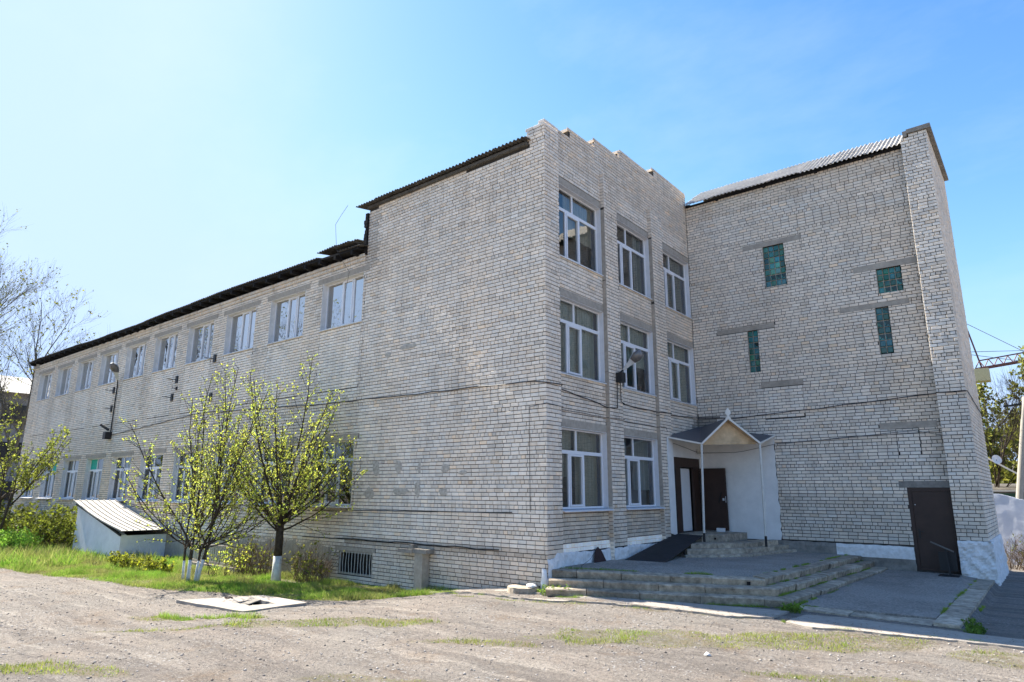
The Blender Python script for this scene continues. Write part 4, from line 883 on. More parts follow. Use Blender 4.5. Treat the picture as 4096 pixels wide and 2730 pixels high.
# brown metal flap leaning on the whitewashed plinth
m_ = M(); q = [(.10, 2.02, .68), (.10, 2.62, .67), (.07, 2.45, .93), (.06, 2.28, 1.05), (.06, 2.15, .98)]
m_.add(q + [(x + .012, y, z) for x, y, z in q], [(0, 1, 2, 3, 4), (9, 8, 7, 6, 5)] + [(i, (i + 1) % 5, 5 + (i + 1) % 5, 5 + i) for i in range(5)]); solo('metal_flap', m_, RUST, 'torn brown metal flap leaning on the whitewashed plinth above the platform', 'sheet', (.1, 2.3, .67))
cable([(.12, 2.12, .98), (.25, 1.6, .8), (.4, 1.0, .7), (.75, .25, .52)], .005, 'thin loose wire from the brown flap down the steps', wob=.02)
# sign-like stand in front of the brown door
sd_ = thing('boot_scraper_stand', 'thin dark metal stand with a slanted bar in front of the brown door', 'stand', (7.0, 8.7, .3))
m_ = M(); m_.bar((6.95, 8.6, .30), (6.92, 8.6, .98), .05); part('post', m_, BLACKM, sd_)
m_ = M(); m_.bar((6.60, 8.55, 1.16), (7.10, 8.55, .93), .035); part('bar', m_, mat('worn_steel', (.13, .12, .11), .5, .4), sd_)
m_ = M(); m_.box((6.72, 8.75, .42), (7.12, 8.78, .90)); part('plate', m_, BLACKM, sd_)
m_ = M(); m_.box((6.7, 8.4, .30), (7.15, 8.8, .325)); part('base', m_, BLACKM, sd_)

# ------------------------------------------------------------------ slab with manhole opening
sl_ = thing('manhole_slab', 'square pale concrete slab with a broken opening lying in the dirt', 'slab', (-4.7, -4.6, 0))
c4 = [Vector((-6.15, -5.42)), Vector((-3.72, -5.22)), Vector((-3.66, -3.72)), Vector((-5.35, -3.78))]
O4 = [Vector((-4.85, -4.75)), Vector((-4.2, -4.78)), Vector((-4.05, -4.3)), Vector((-4.9, -4.2))]
ctr = Vector((-4.6, -4.5)); tz = .035
m_ = M(); N_ = 24; outer = []; inner_ = []
for i in range(4):
    for j in range(6): outer.append(c4[i].lerp(c4[(i + 1) % 4], j / 6) + Vector((jit(.02), jit(.02)))); inner_.append(O4[i].lerp(O4[(i + 1) % 4], j / 6) + Vector((jit(.03), jit(.03))))
vs = [(p.x, p.y, tz) for p in outer] + [(p.x, p.y, tz + .01) for p in inner_] + [(p.x + jit(.02), p.y, tz - .14) for p in outer] + [(p.x, p.y, tz - .25) for p in inner_]
m_.add(vs, [(i, (i + 1) % 24, 24 + (i + 1) % 24, 24 + i) for i in range(24)] + [(i, (i + 1) % 24, 48 + (i + 1) % 24, 48 + i) for i in range(24)] + [(24 + i, 24 + (i + 1) % 24, 72 + (i + 1) % 24, 72 + i) for i in range(24)]); part('slab', m_, APRON, sl_)
m_ = M(); m_.add([(p.x, p.y, tz - .06) for p in inner_], [tuple(range(24))]); part('opening', m_, TAR, sl_)
m_ = M()
for i in range(5): a_ = Vector((-4.94 + i * .06, -4.22 - .006 * i, tz + .012)); b_ = Vector((-4.86 + i * .07, -4.72, tz - .05)); m_.bar(a_, b_, .05, .02)
part('cover_board', m_, CONCD, sl_)
m_ = M(); m_.tube([(-5.5 + .1 * math.cos(t * .5), -4.55 + .08 * math.sin(t * .5), tz + .012) for t in range(13)], .01, 5); part('lifting_loop', m_, RUST, sl_)

# litter
m_ = M(); cx, cy = 5.30, -3.35; cz = g1(cx, cy)
m_.add([(cx - .055, cy, cz + .005), (cx, cy - .03, cz + .015), (cx + .06, cy + .01, cz + .005), (cx + .01, cy + .04, cz + .03), (cx - .01, cy + .01, cz + .055), (cx + .035, cy, cz + .035)], [(0, 1, 4), (1, 5, 4), (1, 2, 5), (2, 3, 5), (3, 4, 5), (0, 4, 3), (0, 3, 2, 1)]); solo('crumpled_paper', m_, REVO, 'crumpled white paper lying on the dirt near the green patch', 'litter', (cx, cy, cz))

# ------------------------------------------------------------------ shed
sh = thing('cellar_shed', 'low whitewashed lean-to shed with pale ribbed metal roof against the long wing', 'shed', (-21.5, -1, -.2))
X0, X1, YF, ZH, ZL = -24.1, -19.0, -1.75, 1.84, .76
m_ = M(); m_.add([(X0 + .1, YF, -.6), (X1 - .1, YF, -.5), (X1 - .1, YF, ZL - .05), (X0 + .1, YF, ZH - .05), (X0 + .1, YF + .2, -.6), (X1 - .1, YF + .2, -.5), (X1 - .1, YF + .2, ZL - .05), (X0 + .1, YF + .2, ZH - .05)], [(0, 1, 2, 3), (5, 4, 7, 6), (0, 3, 7, 4), (1, 5, 6, 2), (3, 2, 6, 7)])
m_.box((X0 + .1, YF + .2, -.6), (X0 + .3, -.02, ZH - .08)); m_.box((X1 - .3, YF + .2, -.5), (X1 - .1, -.02, ZL - .08)); part('wall', m_, WHITEW, sh)
sag = lambda t: -.10 * math.sin(math.pi * t)
nr_ = 9
for i in range(nr_):
    y0_ = YF - .15 + (2.15) * i / nr_; y1_ = YF - .15 + 2.15 * (i + 1) / nr_; m_ = M()
    for j in range(6):
        t0, t1 = j / 6, (j + 1) / 6; xa, xb = X0 - .15 + (X1 - X0 + .35) * t0, X0 - .15 + (X1 - X0 + .35) * t1; za, zb = ZH + (ZL - ZH) * t0 + sag(t0) + .12, ZH + (ZL - ZH) * t1 + sag(t1) + .12
        m_.hexa([(xa, y0_ + .01, za - .02), (xb, y0_ + .01, zb - .02), (xb, y1_ - .01, zb - .02), (xa, y1_ - .01, za - .02), (xa, y0_ + .01, za), (xb, y0_ + .01, zb), (xb, y1_ - .01, zb), (xa, y1_ - .01, za)])
        m_.hexa([(xa, y0_ - .012, za), (xb, y0_ - .012, zb), (xb, y0_ + .012, zb), (xa, y0_ + .012, za), (xa, y0_ - .012, za + .045), (xb, y0_ - .012, zb + .045), (xb, y0_ + .012, zb + .045), (xa, y0_ + .012, za + .045)])
    part('roof_panel', m_, SHEDR, sh)
m_ = M(); m_.bar((X0, YF - .05, ZH - .02), (X1, YF - .05, ZL - .05), .05, .08); part('rafter', m_, TAR, sh)
m_ = M(); m_.tube([(-21.9, -2.12, -.35), (-21.9, -2.12, -.02)], .04, 6); m_.bar((-21.9, -2.14, -.05), (-20.8, -2.2, -.25), .03); solo('stake', m_, RUST, 'short rusty stake standing before the whitewashed shed wall', 'stake', (-21.9, -2.12, -.3))
# railing over the cellar entry
rl = thing('cellar_railing', 'grey picket railing round a cellar entry behind the bushy tree', 'railing', (-13.2, -1, 0))
m_ = M(); m_.bar((-14.9, -1.0, .02), (-11.2, -1.0, .02), .06, .08); m_.bar((-14.9, -1.0, .58), (-11.2, -1.0, .58), .05, .05); part('rail', m_, CONC, rl)
for i in range(28): x = -14.85 + i * .135; m_ = M(); m_.bar((x, -1.0, .04), (x + jit(.01), -1.0, .56), .022); part('picket', m_, STEELW, rl)
m_ = M(); m_.box((-14.7, -1.1, -.3), (-12.9, -.9, -.03)); m_.box((-12.85, -1.1, -.3), (-11.3, -.9, -.03)); part('kerb', m_, CONC, rl)

# ------------------------------------------------------------------ trees
def branch(m, p, d, ln, r0, r1, n, up, wob, k=5, R=None, mi=0):
    R = R or rng; P = [Vector(p)]; d = Vector(d).normalized()
    for i in range(n):
        d = (d + Vector((R.gauss(0, wob), R.gauss(0, wob), R.gauss(0, wob) + up))).normalized(); P.append(P[-1] + d * ln / n)
    rad = [r0 + (r1 - r0) * (i / n) for i in range(n + 1)]
    m.tube(P, rad, k, cap=False, mi=mi); return P, rad
def at(P, t):
    x = t * (len(P) - 1); i = min(int(x), len(P) - 2); return P[i].lerp(P[i + 1], x - i), (P[i + 1] - P[i]).normalized()
def leaves(V, F_, T, c, size, R, num=3, tones=((1, 1, 1),)):
    for _ in range(num):
        a = Vector((R.gauss(0, 1), R.gauss(0, 1), R.gauss(.3, 1))).normalized(); b = a.cross(Vector((R.gauss(0, 1), R.gauss(0, 1), R.gauss(0, 1)))).normalized(); s = size * R.uniform(.6, 1.3); w = s * .42
        n = len(V); o = c + a * s * .15
        V += [o[:], (o + a * s * .5 + b * w)[:], (o + a * s)[:], (o + a * s * .5 - b * w)[:]]; F_.append((n, n + 1, n + 2, n + 3)); l = R.uniform(.6, 1.25); t = R.choice(tones); T += [(t[0] * l, t[1] * l, t[2] * l)] * 4
def leafpart(V, F_, T, mt, root, name='leaves'):
    off_ = ORI[root.name]; Va = np.array(V, np.float32) - np.array(off_, np.float32)
    o = bpy.data.objects.new(name, arrmesh(name, Va, F_, mt, np.repeat(np.array(T, np.float32), 1, 0))); COL.objects.link(o); o.parent = root; o['kind'] = 'stuff'; return o
def perp(d, R): 
    v = Vector((R.gauss(0, 1), R.gauss(0, 1), R.gauss(0, 1))); v = v - d * v.dot(d); return v.normalized()
def fruit_tree(root, base, trunks, limbs, H, R, leafsize, dens, fruits, mt=None, limewash=True, tones=((1, 1, 1), (1.05, .95, .8), (.75, .85, .9))):
    tm, lm, tw = M(), M(), M(); V, F_, T = [], [], []; fr = M(); tops = []
    for (dx, dy, tx, ty, h, r) in trunks:
        p = base + Vector((dx, dy, 0)); q = base + Vector((tx, ty, h)); zl = min(.72, h * .62) if limewash else .02
        pm = p.lerp(q, zl / h); lm.tube([p + Vector((0, 0, -.1)), p.lerp(pm, .5), pm], [r * 1.25, r * 1.05, r], 8); tm.tube([pm, pm.lerp(q, .5), q], [r * .98, r * .92, r * .85], 8); tops.append((q, r))
    for (ti, az, el, ln, r, st) in limbs:
        q, tr_r = tops[ti]; d = Vector((math.cos(az) * math.cos(el), math.sin(az) * math.cos(el), math.sin(el)))
        P, rad = branch(tm, q + Vector((0, 0, -.05 - st)), d, ln, r, .008, 9, .035 + .06 * (el < .7), .05, 6, R)
        ns = int(ln * 5.2)
        for i in range(ns):
            t = .15 + .85 * (i + R.random()) / ns; p, dd = at(P, min(t, .999)); l2 = (1 - t) * ln * .34 + R.uniform(.18, .42)
            sd_ = (dd * R.uniform(.6, 1.1) + perp(dd, R) * .75).normalized()
            P2, _ = branch(tw, p, sd_, l2, .009 * (1 - t) + .006, .003, 4, .10, .07, 3, R)
            n3 = int(l2 * 6) + 1
            for j in range(n3):
                t3 = .2 + .8 * R.random(); p3, d3 = at(P2, t3); P3, _ = branch(tw, p3, (d3 + perp(d3, R) * .8).normalized(), R.uniform(.08, .25), .004, .002, 2, .1, .1, 3, R)
                for s in range(2):
                    if R.random() < dens: leaves(V, F_, T, at(P3, R.random())[0], leafsize, R, 3, tones)
                if fruits and R.random() < fruits: c = P3[-1] + Vector((0, 0, -.04)); fr.add([c + Vector(v) * .016 for v in ((1, 0, 0), (0, 1, 0), (-1, 0, 0), (0, -1, 0), (0, 0, 1), (0, 0, -1))], [(0, 1, 4), (1, 2, 4), (2, 3, 4), (3, 0, 4), (1, 0, 5), (2, 1, 5), (3, 2, 5), (0, 3, 5)])
            for j in range(max(1, int(l2 * 9))):
                if R.random() < dens: leaves(V, F_, T, at(P2, R.random())[0] + perp(sd_, R) * .015, leafsize, R, 3, tones)
        for j in range(int(ln * 7)):
            t = .3 + .7 * R.random()
            if R.random() < dens: leaves(V, F_, T, at(P, t)[0], leafsize, R, 3, tones)
    part('trunk', tm, BARK, root, smooth=True)
    if limewash: part('limewashed_trunk', lm, LIME, root, smooth=True)
    part('twigs', tw, BARK, root, kind='stuff')
    leafpart(V, F_, T, mt or LEAFY, root)
    if fr.v: part('berries', fr, FRUIT, root, kind='stuff')
R1 = random.Random(11)
b1 = Vector((-9.55, -3.45, g1(-9.55, -3.45))); t1 = thing('young_tree', 'bushy young tree with four whitewashed stems and yellow-green leaves, left of the pair', 'tree', b1)
lim = [(i % 4, R1.uniform(0, 6.28), R1.uniform(1.0, 1.45), R1.uniform(3.6, 5.2), R1.uniform(.02, .034), R1.uniform(0, .1)) for i in range(12)] + [(i % 4, i * .78 + R1.uniform(-.2, .2), R1.uniform(.15, .85), R1.uniform(2.0, 3.2), .02, .0) for i in range(12)]
fruit_tree(t1, b1, [(-.20, -.16, -.22, -.18, .95, .036), (-.07, -.08, -.10, -.05, .98, .05), (.06, .05, .12, .10, .95, .036), (.10, .08, .26, .22, 1.0, .045)], lim, 5.6, R1, .046, .44, .03)
R2 = random.Random(23)
b2 = Vector((-8.75, -1.35, g1(-8.75, -1.35))); t2 = thing('young_tree', 'larger young tree with one whitewashed trunk and dark berries, right of the pair', 'tree', b2)
lim = [(0, i * 1.05 + R2.uniform(-.3, .3), R2.uniform(.85, 1.4), R2.uniform(3.8, 5.3), R2.uniform(.035, .055), R2.uniform(0, .2)) for i in range(8)] + [(0, i * .63 + R2.uniform(-.2, .2), R2.uniform(.15, .75), R2.uniform(2.7, 3.9), .03, R2.uniform(0, .35)) for i in range(12)]
lim += [(0, -.3, .12, 2.7, .03, .15), (0, 3.4, .45, 3.0, .035, .1), (0, .35, .75, 3.3, .035, .0)]
fruit_tree(t2, b2, [(0, 0, .0, .0, 1.75, .125)], lim, 7.2, R2, .050, .44, .14)
# thin tree at the left edge and the undergrowth beneath it
R3 = random.Random(31); b3 = Vector((-27.0, -3.9, g1(-27, -3.9))); t3 = thing('young_tree', 'thin dark-stemmed tree with sparse yellow-green leaves at the left edge', 'tree', b3)
lim = [(i % 2, R3.uniform(0, 6.28), R3.uniform(.5, 1.3), R3.uniform(2.2, 4.2), R3.uniform(.02, .035), R3.uniform(0, .6)) for i in range(12)]
fruit_tree(t3, b3, [(0, 0, .1, .0, 2.2, .09), (.5, 0, 1.3, .1, 2.4, .06)], lim, 8, R3, .085, .34, 0, LEAFY, False, ((.45, .48, .5), (.35, .36, .4), (.6, .58, .5)))
def bare_tree(name, label, base, H, R, trunk_r, leafp, mtb=BARKG, lean=(0, 0), leafsize=.12, levels=4, spread=.55, mt=LEAFD, group=None, up=.07, nk=(5, 6, 5, 4)):
    root = thing(name, label, 'tree', base, group); tm, tw = M(), M(); V, F_, T = [], [], []
    def rec(p, d, ln, r, lv):
        P, _ = branch(tm if lv < 2 else tw, p, d, ln, r, r * .35, 7 if lv < 2 else 4, up, .07, 6 if lv < 2 else 3, R)
        if lv >= levels:
            if leafp:
                for _ in range(3 if levels > 3 else 9):
                    if R.random() < leafp: leaves(V, F_, T, at(P, R.random())[0], leafsize, R, 2, ((1.3, 1.2, 1), (1, 1, 1), (.6, .6, .6)))
            return
        for i in range(nk[lv]):
            t = .22 + .76 * (i + R.random()) / nk[lv]; q, dd = at(P, min(t, .99)); rec(q, (dd + perp(dd, R) * spread * R.uniform(.7, 1.3)).normalized(), ln * (.62 - .25 * t) * R.uniform(.8, 1.2) + .25, max(.006, r * (.5 - .25 * t)), lv + 1)
    rec(Vector(base) + Vector((0, 0, -.2)), Vector((lean[0], lean[1], 1)), H, trunk_r, 0)
    part('trunk', tm, mtb, root, smooth=True); part('twigs', tw, mtb, root, kind='stuff')
    if V: leafpart(V, F_, T, mt, root)
    return root
RR = random.Random(5)
bare_tree('bare_tree', 'tall nearly bare tree rising left of the long wing, biggest of the bare trees', (-45.5, -2.6, -.5), 14.5, RR, .24, .16, lean=(.0, .03), up=.05, nk=(9, 7, 6, 5), leafsize=.12, spread=.45)
bare_tree('bare_tree', 'smaller brown bare tree close behind the end of the long wing', (-50, 4.4, -.5), 10.5, RR, .2, .1, lean=(.05, .0), nk=(8, 6, 5, 4), leafsize=.14)
bare_tree('bare_tree', 'leaning bare tree with a forked trunk at the far left edge', (-43.5, -.6, -.5), 12.5, RR, .17, .14, lean=(-.05, .24), nk=(8, 6, 5, 4), leafsize=.15)
for i, (x, y, h) in enumerate(((-52, -16, 19), (-60, -24, 18), (-43, -21, 16))):
    bare_tree('bare_tree', ['broad bare tree standing across the yard, seen in the upper windows', 'distant bare tree across the yard', 'nearest bare tree across the yard'][i], (x, y, -.5), h, RR, .3, .1, nk=(9, 6, 5, 3), spread=.7, leafsize=.2)
# leafing trees across the yard, seen only in the panes of the long wing
def copy_tree(o, loc, label):
    c = o.copy(); COL.objects.link(c); c.location = loc; c['label'] = label
    for ch in list(o.children): d = ch.copy(); COL.objects.link(d); d.parent = c
    return c
# right background
RR = random.Random(17)
for i, (x, y, h, lp) in enumerate(((4.2, 43, 6.4, .7), (7.9, 47, 7.4, .7), (11.2, 44, 8.6, .7), (6.4, 36, 4.6, .7), (9.6, 34, 5.0, .7), (15.5, 46, 10, .7))):
    bare_tree('leafing_tree', ['olive leafing tree directly behind the end of the brick wing', 'tall olive tree at the middle of the hedge of trees beyond the white wall', 'olive tree behind the concrete pole', 'low orange-tinged shrubby tree above the shed roofs', 'low yellow-green tree left of the concrete pole', 'olive tree at the right edge beyond the wall'][i], (x, y, 0), h, RR, .16, lp, nk=(9, 7, 6, 3), spread=.8, leafsize=.24, levels=3, up=.04, group='leafing trees beyond the white wall')
lt = [o for o in COL.objects if o.name.startswith('leafing_tree') and o.parent is None]
for i in range(8): copy_tree(lt[i % 3], (-14 - i * 7.5, -30 - (i % 3) * 6, -.4), 'leafing tree across the yard, ' + ['first', 'second', 'third', 'fourth', 'fifth', 'sixth', 'seventh', 'last'][i] + ' of the row mirrored in the ground floor panes')
bare_tree('bare_tree', 'purplish bare twiggy tree beside the end wall of the brick wing', (6.9, 25, 0), 5.4, RR, .09, .0, BARK, lean=(.06, 0), nk=(8, 6, 5, 4), spread=.6, levels=4)

# shrubs and weeds
def shrub(name, label, cx, cy, rx, ry, h, n, R, mt, leafp, ls, tones, cat='shrub', stem=BARK):
    base = Vector((cx, cy, g1(cx, cy))); root = thing(name, label, cat, base); tw = M(); V, F_, T = [], [], []
    for i in range(n):
        a = R.uniform(0, 6.28); r = math.sqrt(R.random()); x, y = cx + rx * r * math.cos(a), cy + ry * r * math.sin(a)
        P, _ = branch(tw, (x, y, g1(x, y)), (R.gauss(0, .35), R.gauss(0, .35), 1), h * R.uniform(.5, 1.1), .008, .003, 4, .02, .12, 3, R)
        for j in range(5):
            q, dd = at(P, .2 + .8 * R.random()); P2, _ = branch(tw, q, dd + perp(dd, R) * .9, h * .3, .004, .002, 2, .05, .15, 3, R)
            for s in range(3):
                if R.random() < leafp: leaves(V, F_, T, at(P2, R.random())[0], ls, R, 3, tones)
    part('stems', tw, stem, root, kind='stuff')
    if V: leafpart(V, F_, T, mt, root)
RS = random.Random(3); G_ = ((1, 1, 1), (.8, .9, .8), (1.1, 1.0, .8))
shrub('hedge', 'low clipped leafy hedge in front of the white shed', -14.2, -3.0, 2.2, .35, .42, 90, RS, LEAFD, .6, .07, ((2.2, 2.2, 1), (1.2, 1.2, .8), (.6, .6, .5)), 'hedge')
shrub('dry_bush', 'dark dry bush at the wall left of the single white trunk', -10.8, -.9, .9, .4, 1.1, 90, RS, LEAFD, .12, .07, G_, stem=DRYM)
shrub('dry_bush', 'brownish dry bush at the wall right of the single white trunk', -8.0, -.7, .75, .35, 1.0, 90, RS, LEAFD, .10, .07, G_, stem=DRYM)
shrub('leafy_bush', 'leafy twigs between the two young trees before the cellar railing', -10.9, -1.9, .9, .4, 1.2, 24, RS, LEAFY, .3, .06, G_)
shrub('undergrowth', 'dense dark green undergrowth left of the white shed', -27.5, -1.6, 3.2, .9, 1.9, 220, RS, LEAFD, .5, .12, ((1.2, 1.3, .9), (.6, .65, .5), (.9, 1.0, .6)))
shrub('undergrowth', 'dark tangled undergrowth at the far left edge', -34.5, -2.0, 3.5, 1.4, 2.0, 200, RS, LEAFD, .45, .15, ((1.1, 1.1, .9), (.6, .6, .5)))
shrub('tall_weeds', 'bright green tall weeds before the undergrowth at left', -26.2, -3.6, 2.8, .6, .8, 170, RS, GRASSM, .5, .09, ((1.0, 1.2, .8), (.8, 1.1, .8), (1.1, 1.15, 1.0)), 'weeds', GRASSM)
shrub('dry_weeds', 'tall brown dry weeds in front of the white boundary wall', 8.5, 14.6, .75, .6, .95, 120, RS, LEAFD, .06, .05, G_, 'weeds', DRYM)
shrub('sapling', 'thin pale bare sapling behind the white boundary wall', 8.0, 17.3, .5, .3, 1.9, 9, RS, LEAFD, .1, .05, G_, 'sapling', LIME)
shrub('weed_tuft', 'green weed tuft growing at the foot of the right canopy post', 3.0, 8.9, .18, .12, .16, 20, RS, GRASSM, .35, .03, ((.7, .8, .8),), 'weeds', GRASSM)
shrub('weed_tuft', 'weedy tuft beside the round well ring at the steps', .5, -.25, .35, .14, .2, 48, RS, GRASSM, .35, .03, ((.8, .9, .8), (1.3, 1.2, .9)), 'weeds', GRASSM)
shrub('weed_tuft', 'weed tuft at the outer corner of the lowest step', 5.15, 1.0, .2, .2, .14, 40, RS, GRASSM, .35, .03, ((.9, 1, .8),), 'weeds', GRASSM)
shrub('weed_tuft', 'dark green tuft outside the kerb at its front corner', 8.0, 1.5, .12, .5, .15, 48, RS, GRASSM, .35, .03, ((.6, .7, .6),), 'weeds', GRASSM)

# grass, pebbles
def blades(name, n, xr, yr, h0, h1, wd, seed, tones, thr=.12, dens=None, label=None):
    r = np.random.default_rng(seed); x = r.uniform(*xr, n); y = r.uniform(*yr, n); m = grassmask(x, y)
    cl = vnoise(x, y, .9, 37) * .35 + vnoise(x, y, .3, 33) * .35 + vnoise(x, y, .12, 34) * .3
    keep = (m * (.1 + 1.15 * cl) > thr + r.random(n) * .55) & ~((x > -6.3) & (x < -3.6) & (y > -5.5) & (y < -3.7))
    if dens: keep &= r.random(n) < dens(x, y)
    x, y = x[keep], y[keep]; cl = cl[keep]; n = len(x); z = gz(x, y) - .005
    h = r.uniform(h0, h1, n) * (.2 + 1.7 * vnoise(x, y, .55, 35) ** 1.6); a = r.uniform(0, 6.28, n); w = wd * r.uniform(.6, 1.3, n); bx, by = r.normal(0, .45, n) * h, r.normal(0, .45, n) * h
    ca, sa = np.cos(a) * w, np.sin(a) * w
    V = np.stack([np.stack([x - ca, y - sa, z], -1), np.stack([x + ca, y + sa, z], -1), np.stack([x + bx, y + by, z + h], -1)], 1).reshape(-1, 3)
    F_ = np.arange(3 * n).reshape(n, 3); T = np.array(tones)[np.minimum((r.random(n) * .55 + vnoise(x, y, .7, 36) ** 1.3 * .75) * len(tones), len(tones) - 1).astype(int)] * r.uniform(.7, 1.2, (n, 1))
    me_ = arrmesh(name, V, F_, GRASSM, np.repeat(T, 3, 0)); o = bpy.data.objects.new(name, me_); COL.objects.link(o); o['kind'] = 'stuff'; o['label'] = label; o['category'] = 'grass'
def crevice(name, lines, n, h0, h1, label, zf=None, seed=4, tones=((.8, .95, .7), (1.1, 1.1, .8), (1.2, .9, 1.3))):
    r = np.random.default_rng(seed); V = []; T = []
    for pts, zz in lines:
        P = [Vector(p) for p in pts]
        for a, b in zip(P[:-1], P[1:]):
            for _ in range(int((b - a).length * n)):
                t = r.random(); q = a.lerp(b, t); k = vnoise(q.x * 1.0, q.y * 1.0, .28, seed)
                if k < .5: continue
                x, y = q.x + r.normal(0, .018), q.y + r.normal(0, .018); h = r.uniform(h0, h1) * (.4 + 1.4 * (k - .45)); an = r.uniform(0, 6.28); w = .004
                z = zz if zz is not None else g1(x, y)
                V += [(x - w * math.cos(an), y - w * math.sin(an), z - .01), (x + w * math.cos(an), y + w * math.sin(an), z - .01), (x + r.normal(0, .5) * h, y + r.normal(0, .5) * h, z + h)]; tn = tones[r.integers(len(tones))]; T += [tn] * 3
    me_ = arrmesh(name, V, np.arange(len(V)).reshape(-1, 3), GRASSM, np.array(T)); o = bpy.data.objects.new(name, me_); COL.objects.link(o); o['kind'] = 'stuff'; o['label'] = label; o['category'] = 'grass'
c_ = [off(-.36), off(.36 - .04), off(.70), off(0)]
tp = lambda v: (v.x, v.y)
crevice('crevice_grass', [([tp(c_[0][1]), tp(c_[0][2])], .65), ([tp(c_[0][0]), tp(c_[0][1])], .67), ([tp(c_[3][1]), tp(c_[3][2])], .50), ([tp(c_[1][1]), tp(c_[1][2])], .355), ([tp(c_[2][0]), tp(c_[2][1])], None), ([tp(c_[2][1]), tp(c_[2][2])], .25), ([(7.44, 1.7), (7.5, 8.8)], .25), ([(5.2, 1.62), (7.4, 1.75)], .24), ([(5.0, 1.15), (7.86, 1.1), (7.92, 4.5)], .16), ([(5.3, -.1), (6, -.32), (7.5, -.02), (9, .08)], .2), ([(-3.4, -.4), (-2.0, -1.2), (.3, -1.15)], None)], 700, .02, .07, 'small weeds growing from the joints of the steps and paving')
r = np.random.default_rng(12); n = 1500; x = r.uniform(-2, 9, n); y = r.uniform(-1.6, 1.5, n); k = (y < .15 + (x - 3) * .06); x, y = x[k], y[k]; n = len(x); z = gz(x, y) + .045; a = r.uniform(0, 6.28, n); s_ = r.uniform(.01, .028, n)
V = np.stack([np.stack([x + s_ * np.cos(a + q) * (1 if i % 2 else .5), y + s_ * np.sin(a + q) * (1 if i % 2 else .5), z + .006 * (i % 2)], -1) for i, q in enumerate((0, 1.57, 3.14, 4.71))], 1).reshape(-1, 3)
o = bpy.data.objects.new('leaf_litter', arrmesh('leaf_litter', V, np.arange(4 * n).reshape(n, 4), DRYM)); COL.objects.link(o); o['kind'] = 'stuff'; o['label'] = 'dry leaf fragments scattered before the steps'; o['category'] = 'leaves'
TN = [(.75, 1.05, .7), (.95, 1.15, .8), (1.1, 1.15, .9), (1.3, 1.05, 1.4), (1.5, 1.05, 2.0), (1.0, .7, 1.3)]
blades('grass', 260000, (-18, -2), (-6.5, -.02), .05, .15, .006, 1, TN, label='green spring grass on the verge under the two young trees')
blades('grass', 60000, (-42, -16), (-8.5, -.5), .12, .34, .016, 2, TN, label='bright grass of the far verge by the white shed')
blades('grass', 230000, (-6, 9.2), (-10.2, .9), .02, .06, .005, 3, [(.95, .85, .8), (1.2, 1.0, .9), (1.5, 1.05, 1.5), (.9, .9, .7)], .18, label='short thin grass growing in patches on the bare ground')
r = np.random.default_rng(8); n = 15000; x = r.uniform(-12, 9.5, n); y = -12 + 12.6 * r.random(n) ** 1.2; inside = (x > -5) | (y < -4); keepp = inside & ~((x > .1) & (y > .35)) ; x, y = x[keepp], y[keepp]; n = len(x); z = gz(x, y); s = .006 + .02 * r.random(n) ** 3.5
oc = np.array([(1, 0, 0), (0, 1, 0), (-1, 0, 0), (0, -1, 0), (0, 0, .6), (0, 0, -.6)]); V = np.stack([x, y, z + s * .15], -1)[:, None, :] + oc[None] * s[:, None, None] * r.uniform(.6, 1.4, (n, 6, 1))
fo = np.array([(0, 1, 4), (1, 2, 4), (2, 3, 4), (3, 0, 4), (1, 0, 5), (2, 1, 5), (3, 2, 5), (0, 3, 5)]); F_ = (np.arange(n)[:, None, None] * 6 + fo[None]).reshape(-1, 3)
T = np.repeat(r.choice([.4, .8, 1.1, 1.5], n), 6)[:, None] * np.array([[1, .98, .95]])
o = bpy.data.objects.new('gravel', arrmesh('gravel', V.reshape(-1, 3), F_, PEB, T)); COL.objects.link(o); o['kind'] = 'stuff'; o['label'] = 'scattered pebbles on the packed dirt'; o['category'] = 'gravel'

# ------------------------------------------------------------------ surroundings
FAR = mat('far_brick', (.30, .28, .27), .95, .1, .25, 12, stretch=(1, 1, 3)); FARR = mat('far_pale_roof', (.55, .52, .46), .8, .2, .1, 3)
nb = thing('neighbour_building', 'grey brick building with pale roof glimpsed behind the bare trees at left', 'building', (-62, 8, -1))
m_ = M(); m_.box((-72, -6, -1), (-60, 14, 10.6)); part('wall', m_, FAR, nb)
m_ = M(); m_.hexa([(-73, -7, 10.6), (-59.2, -7, 10.6), (-59.2, 15, 10.6), (-73, 15, 10.6), (-68, -7, 12.6), (-64, -7, 12.6), (-64, 15, 12.6), (-68, 15, 12.6)]); part('roof', m_, FARR, nb)
for i in range(5):
    for z in (1.5, 4.8, 8): m_ = M(); m_.box((-60.05, -4 + i * 3.6, z), (-59.9, -2.2 + i * 3.6, z + 1.6)); part('window', m_, BLACKM, nb)
lw = thing('low_wall', 'low pale rubble wall running on beyond the end of the long wing', 'wall', (-46, .3, -.5)); m_ = M(); m_.box((-60, -.4, -1), (-40.4, .1, .75)); part('masonry', m_, APRON, lw)
m_ = M(); m_.box((-60, -.45, .75), (-40.4, .15, .88)); part('coping', m_, WHITEW, lw)
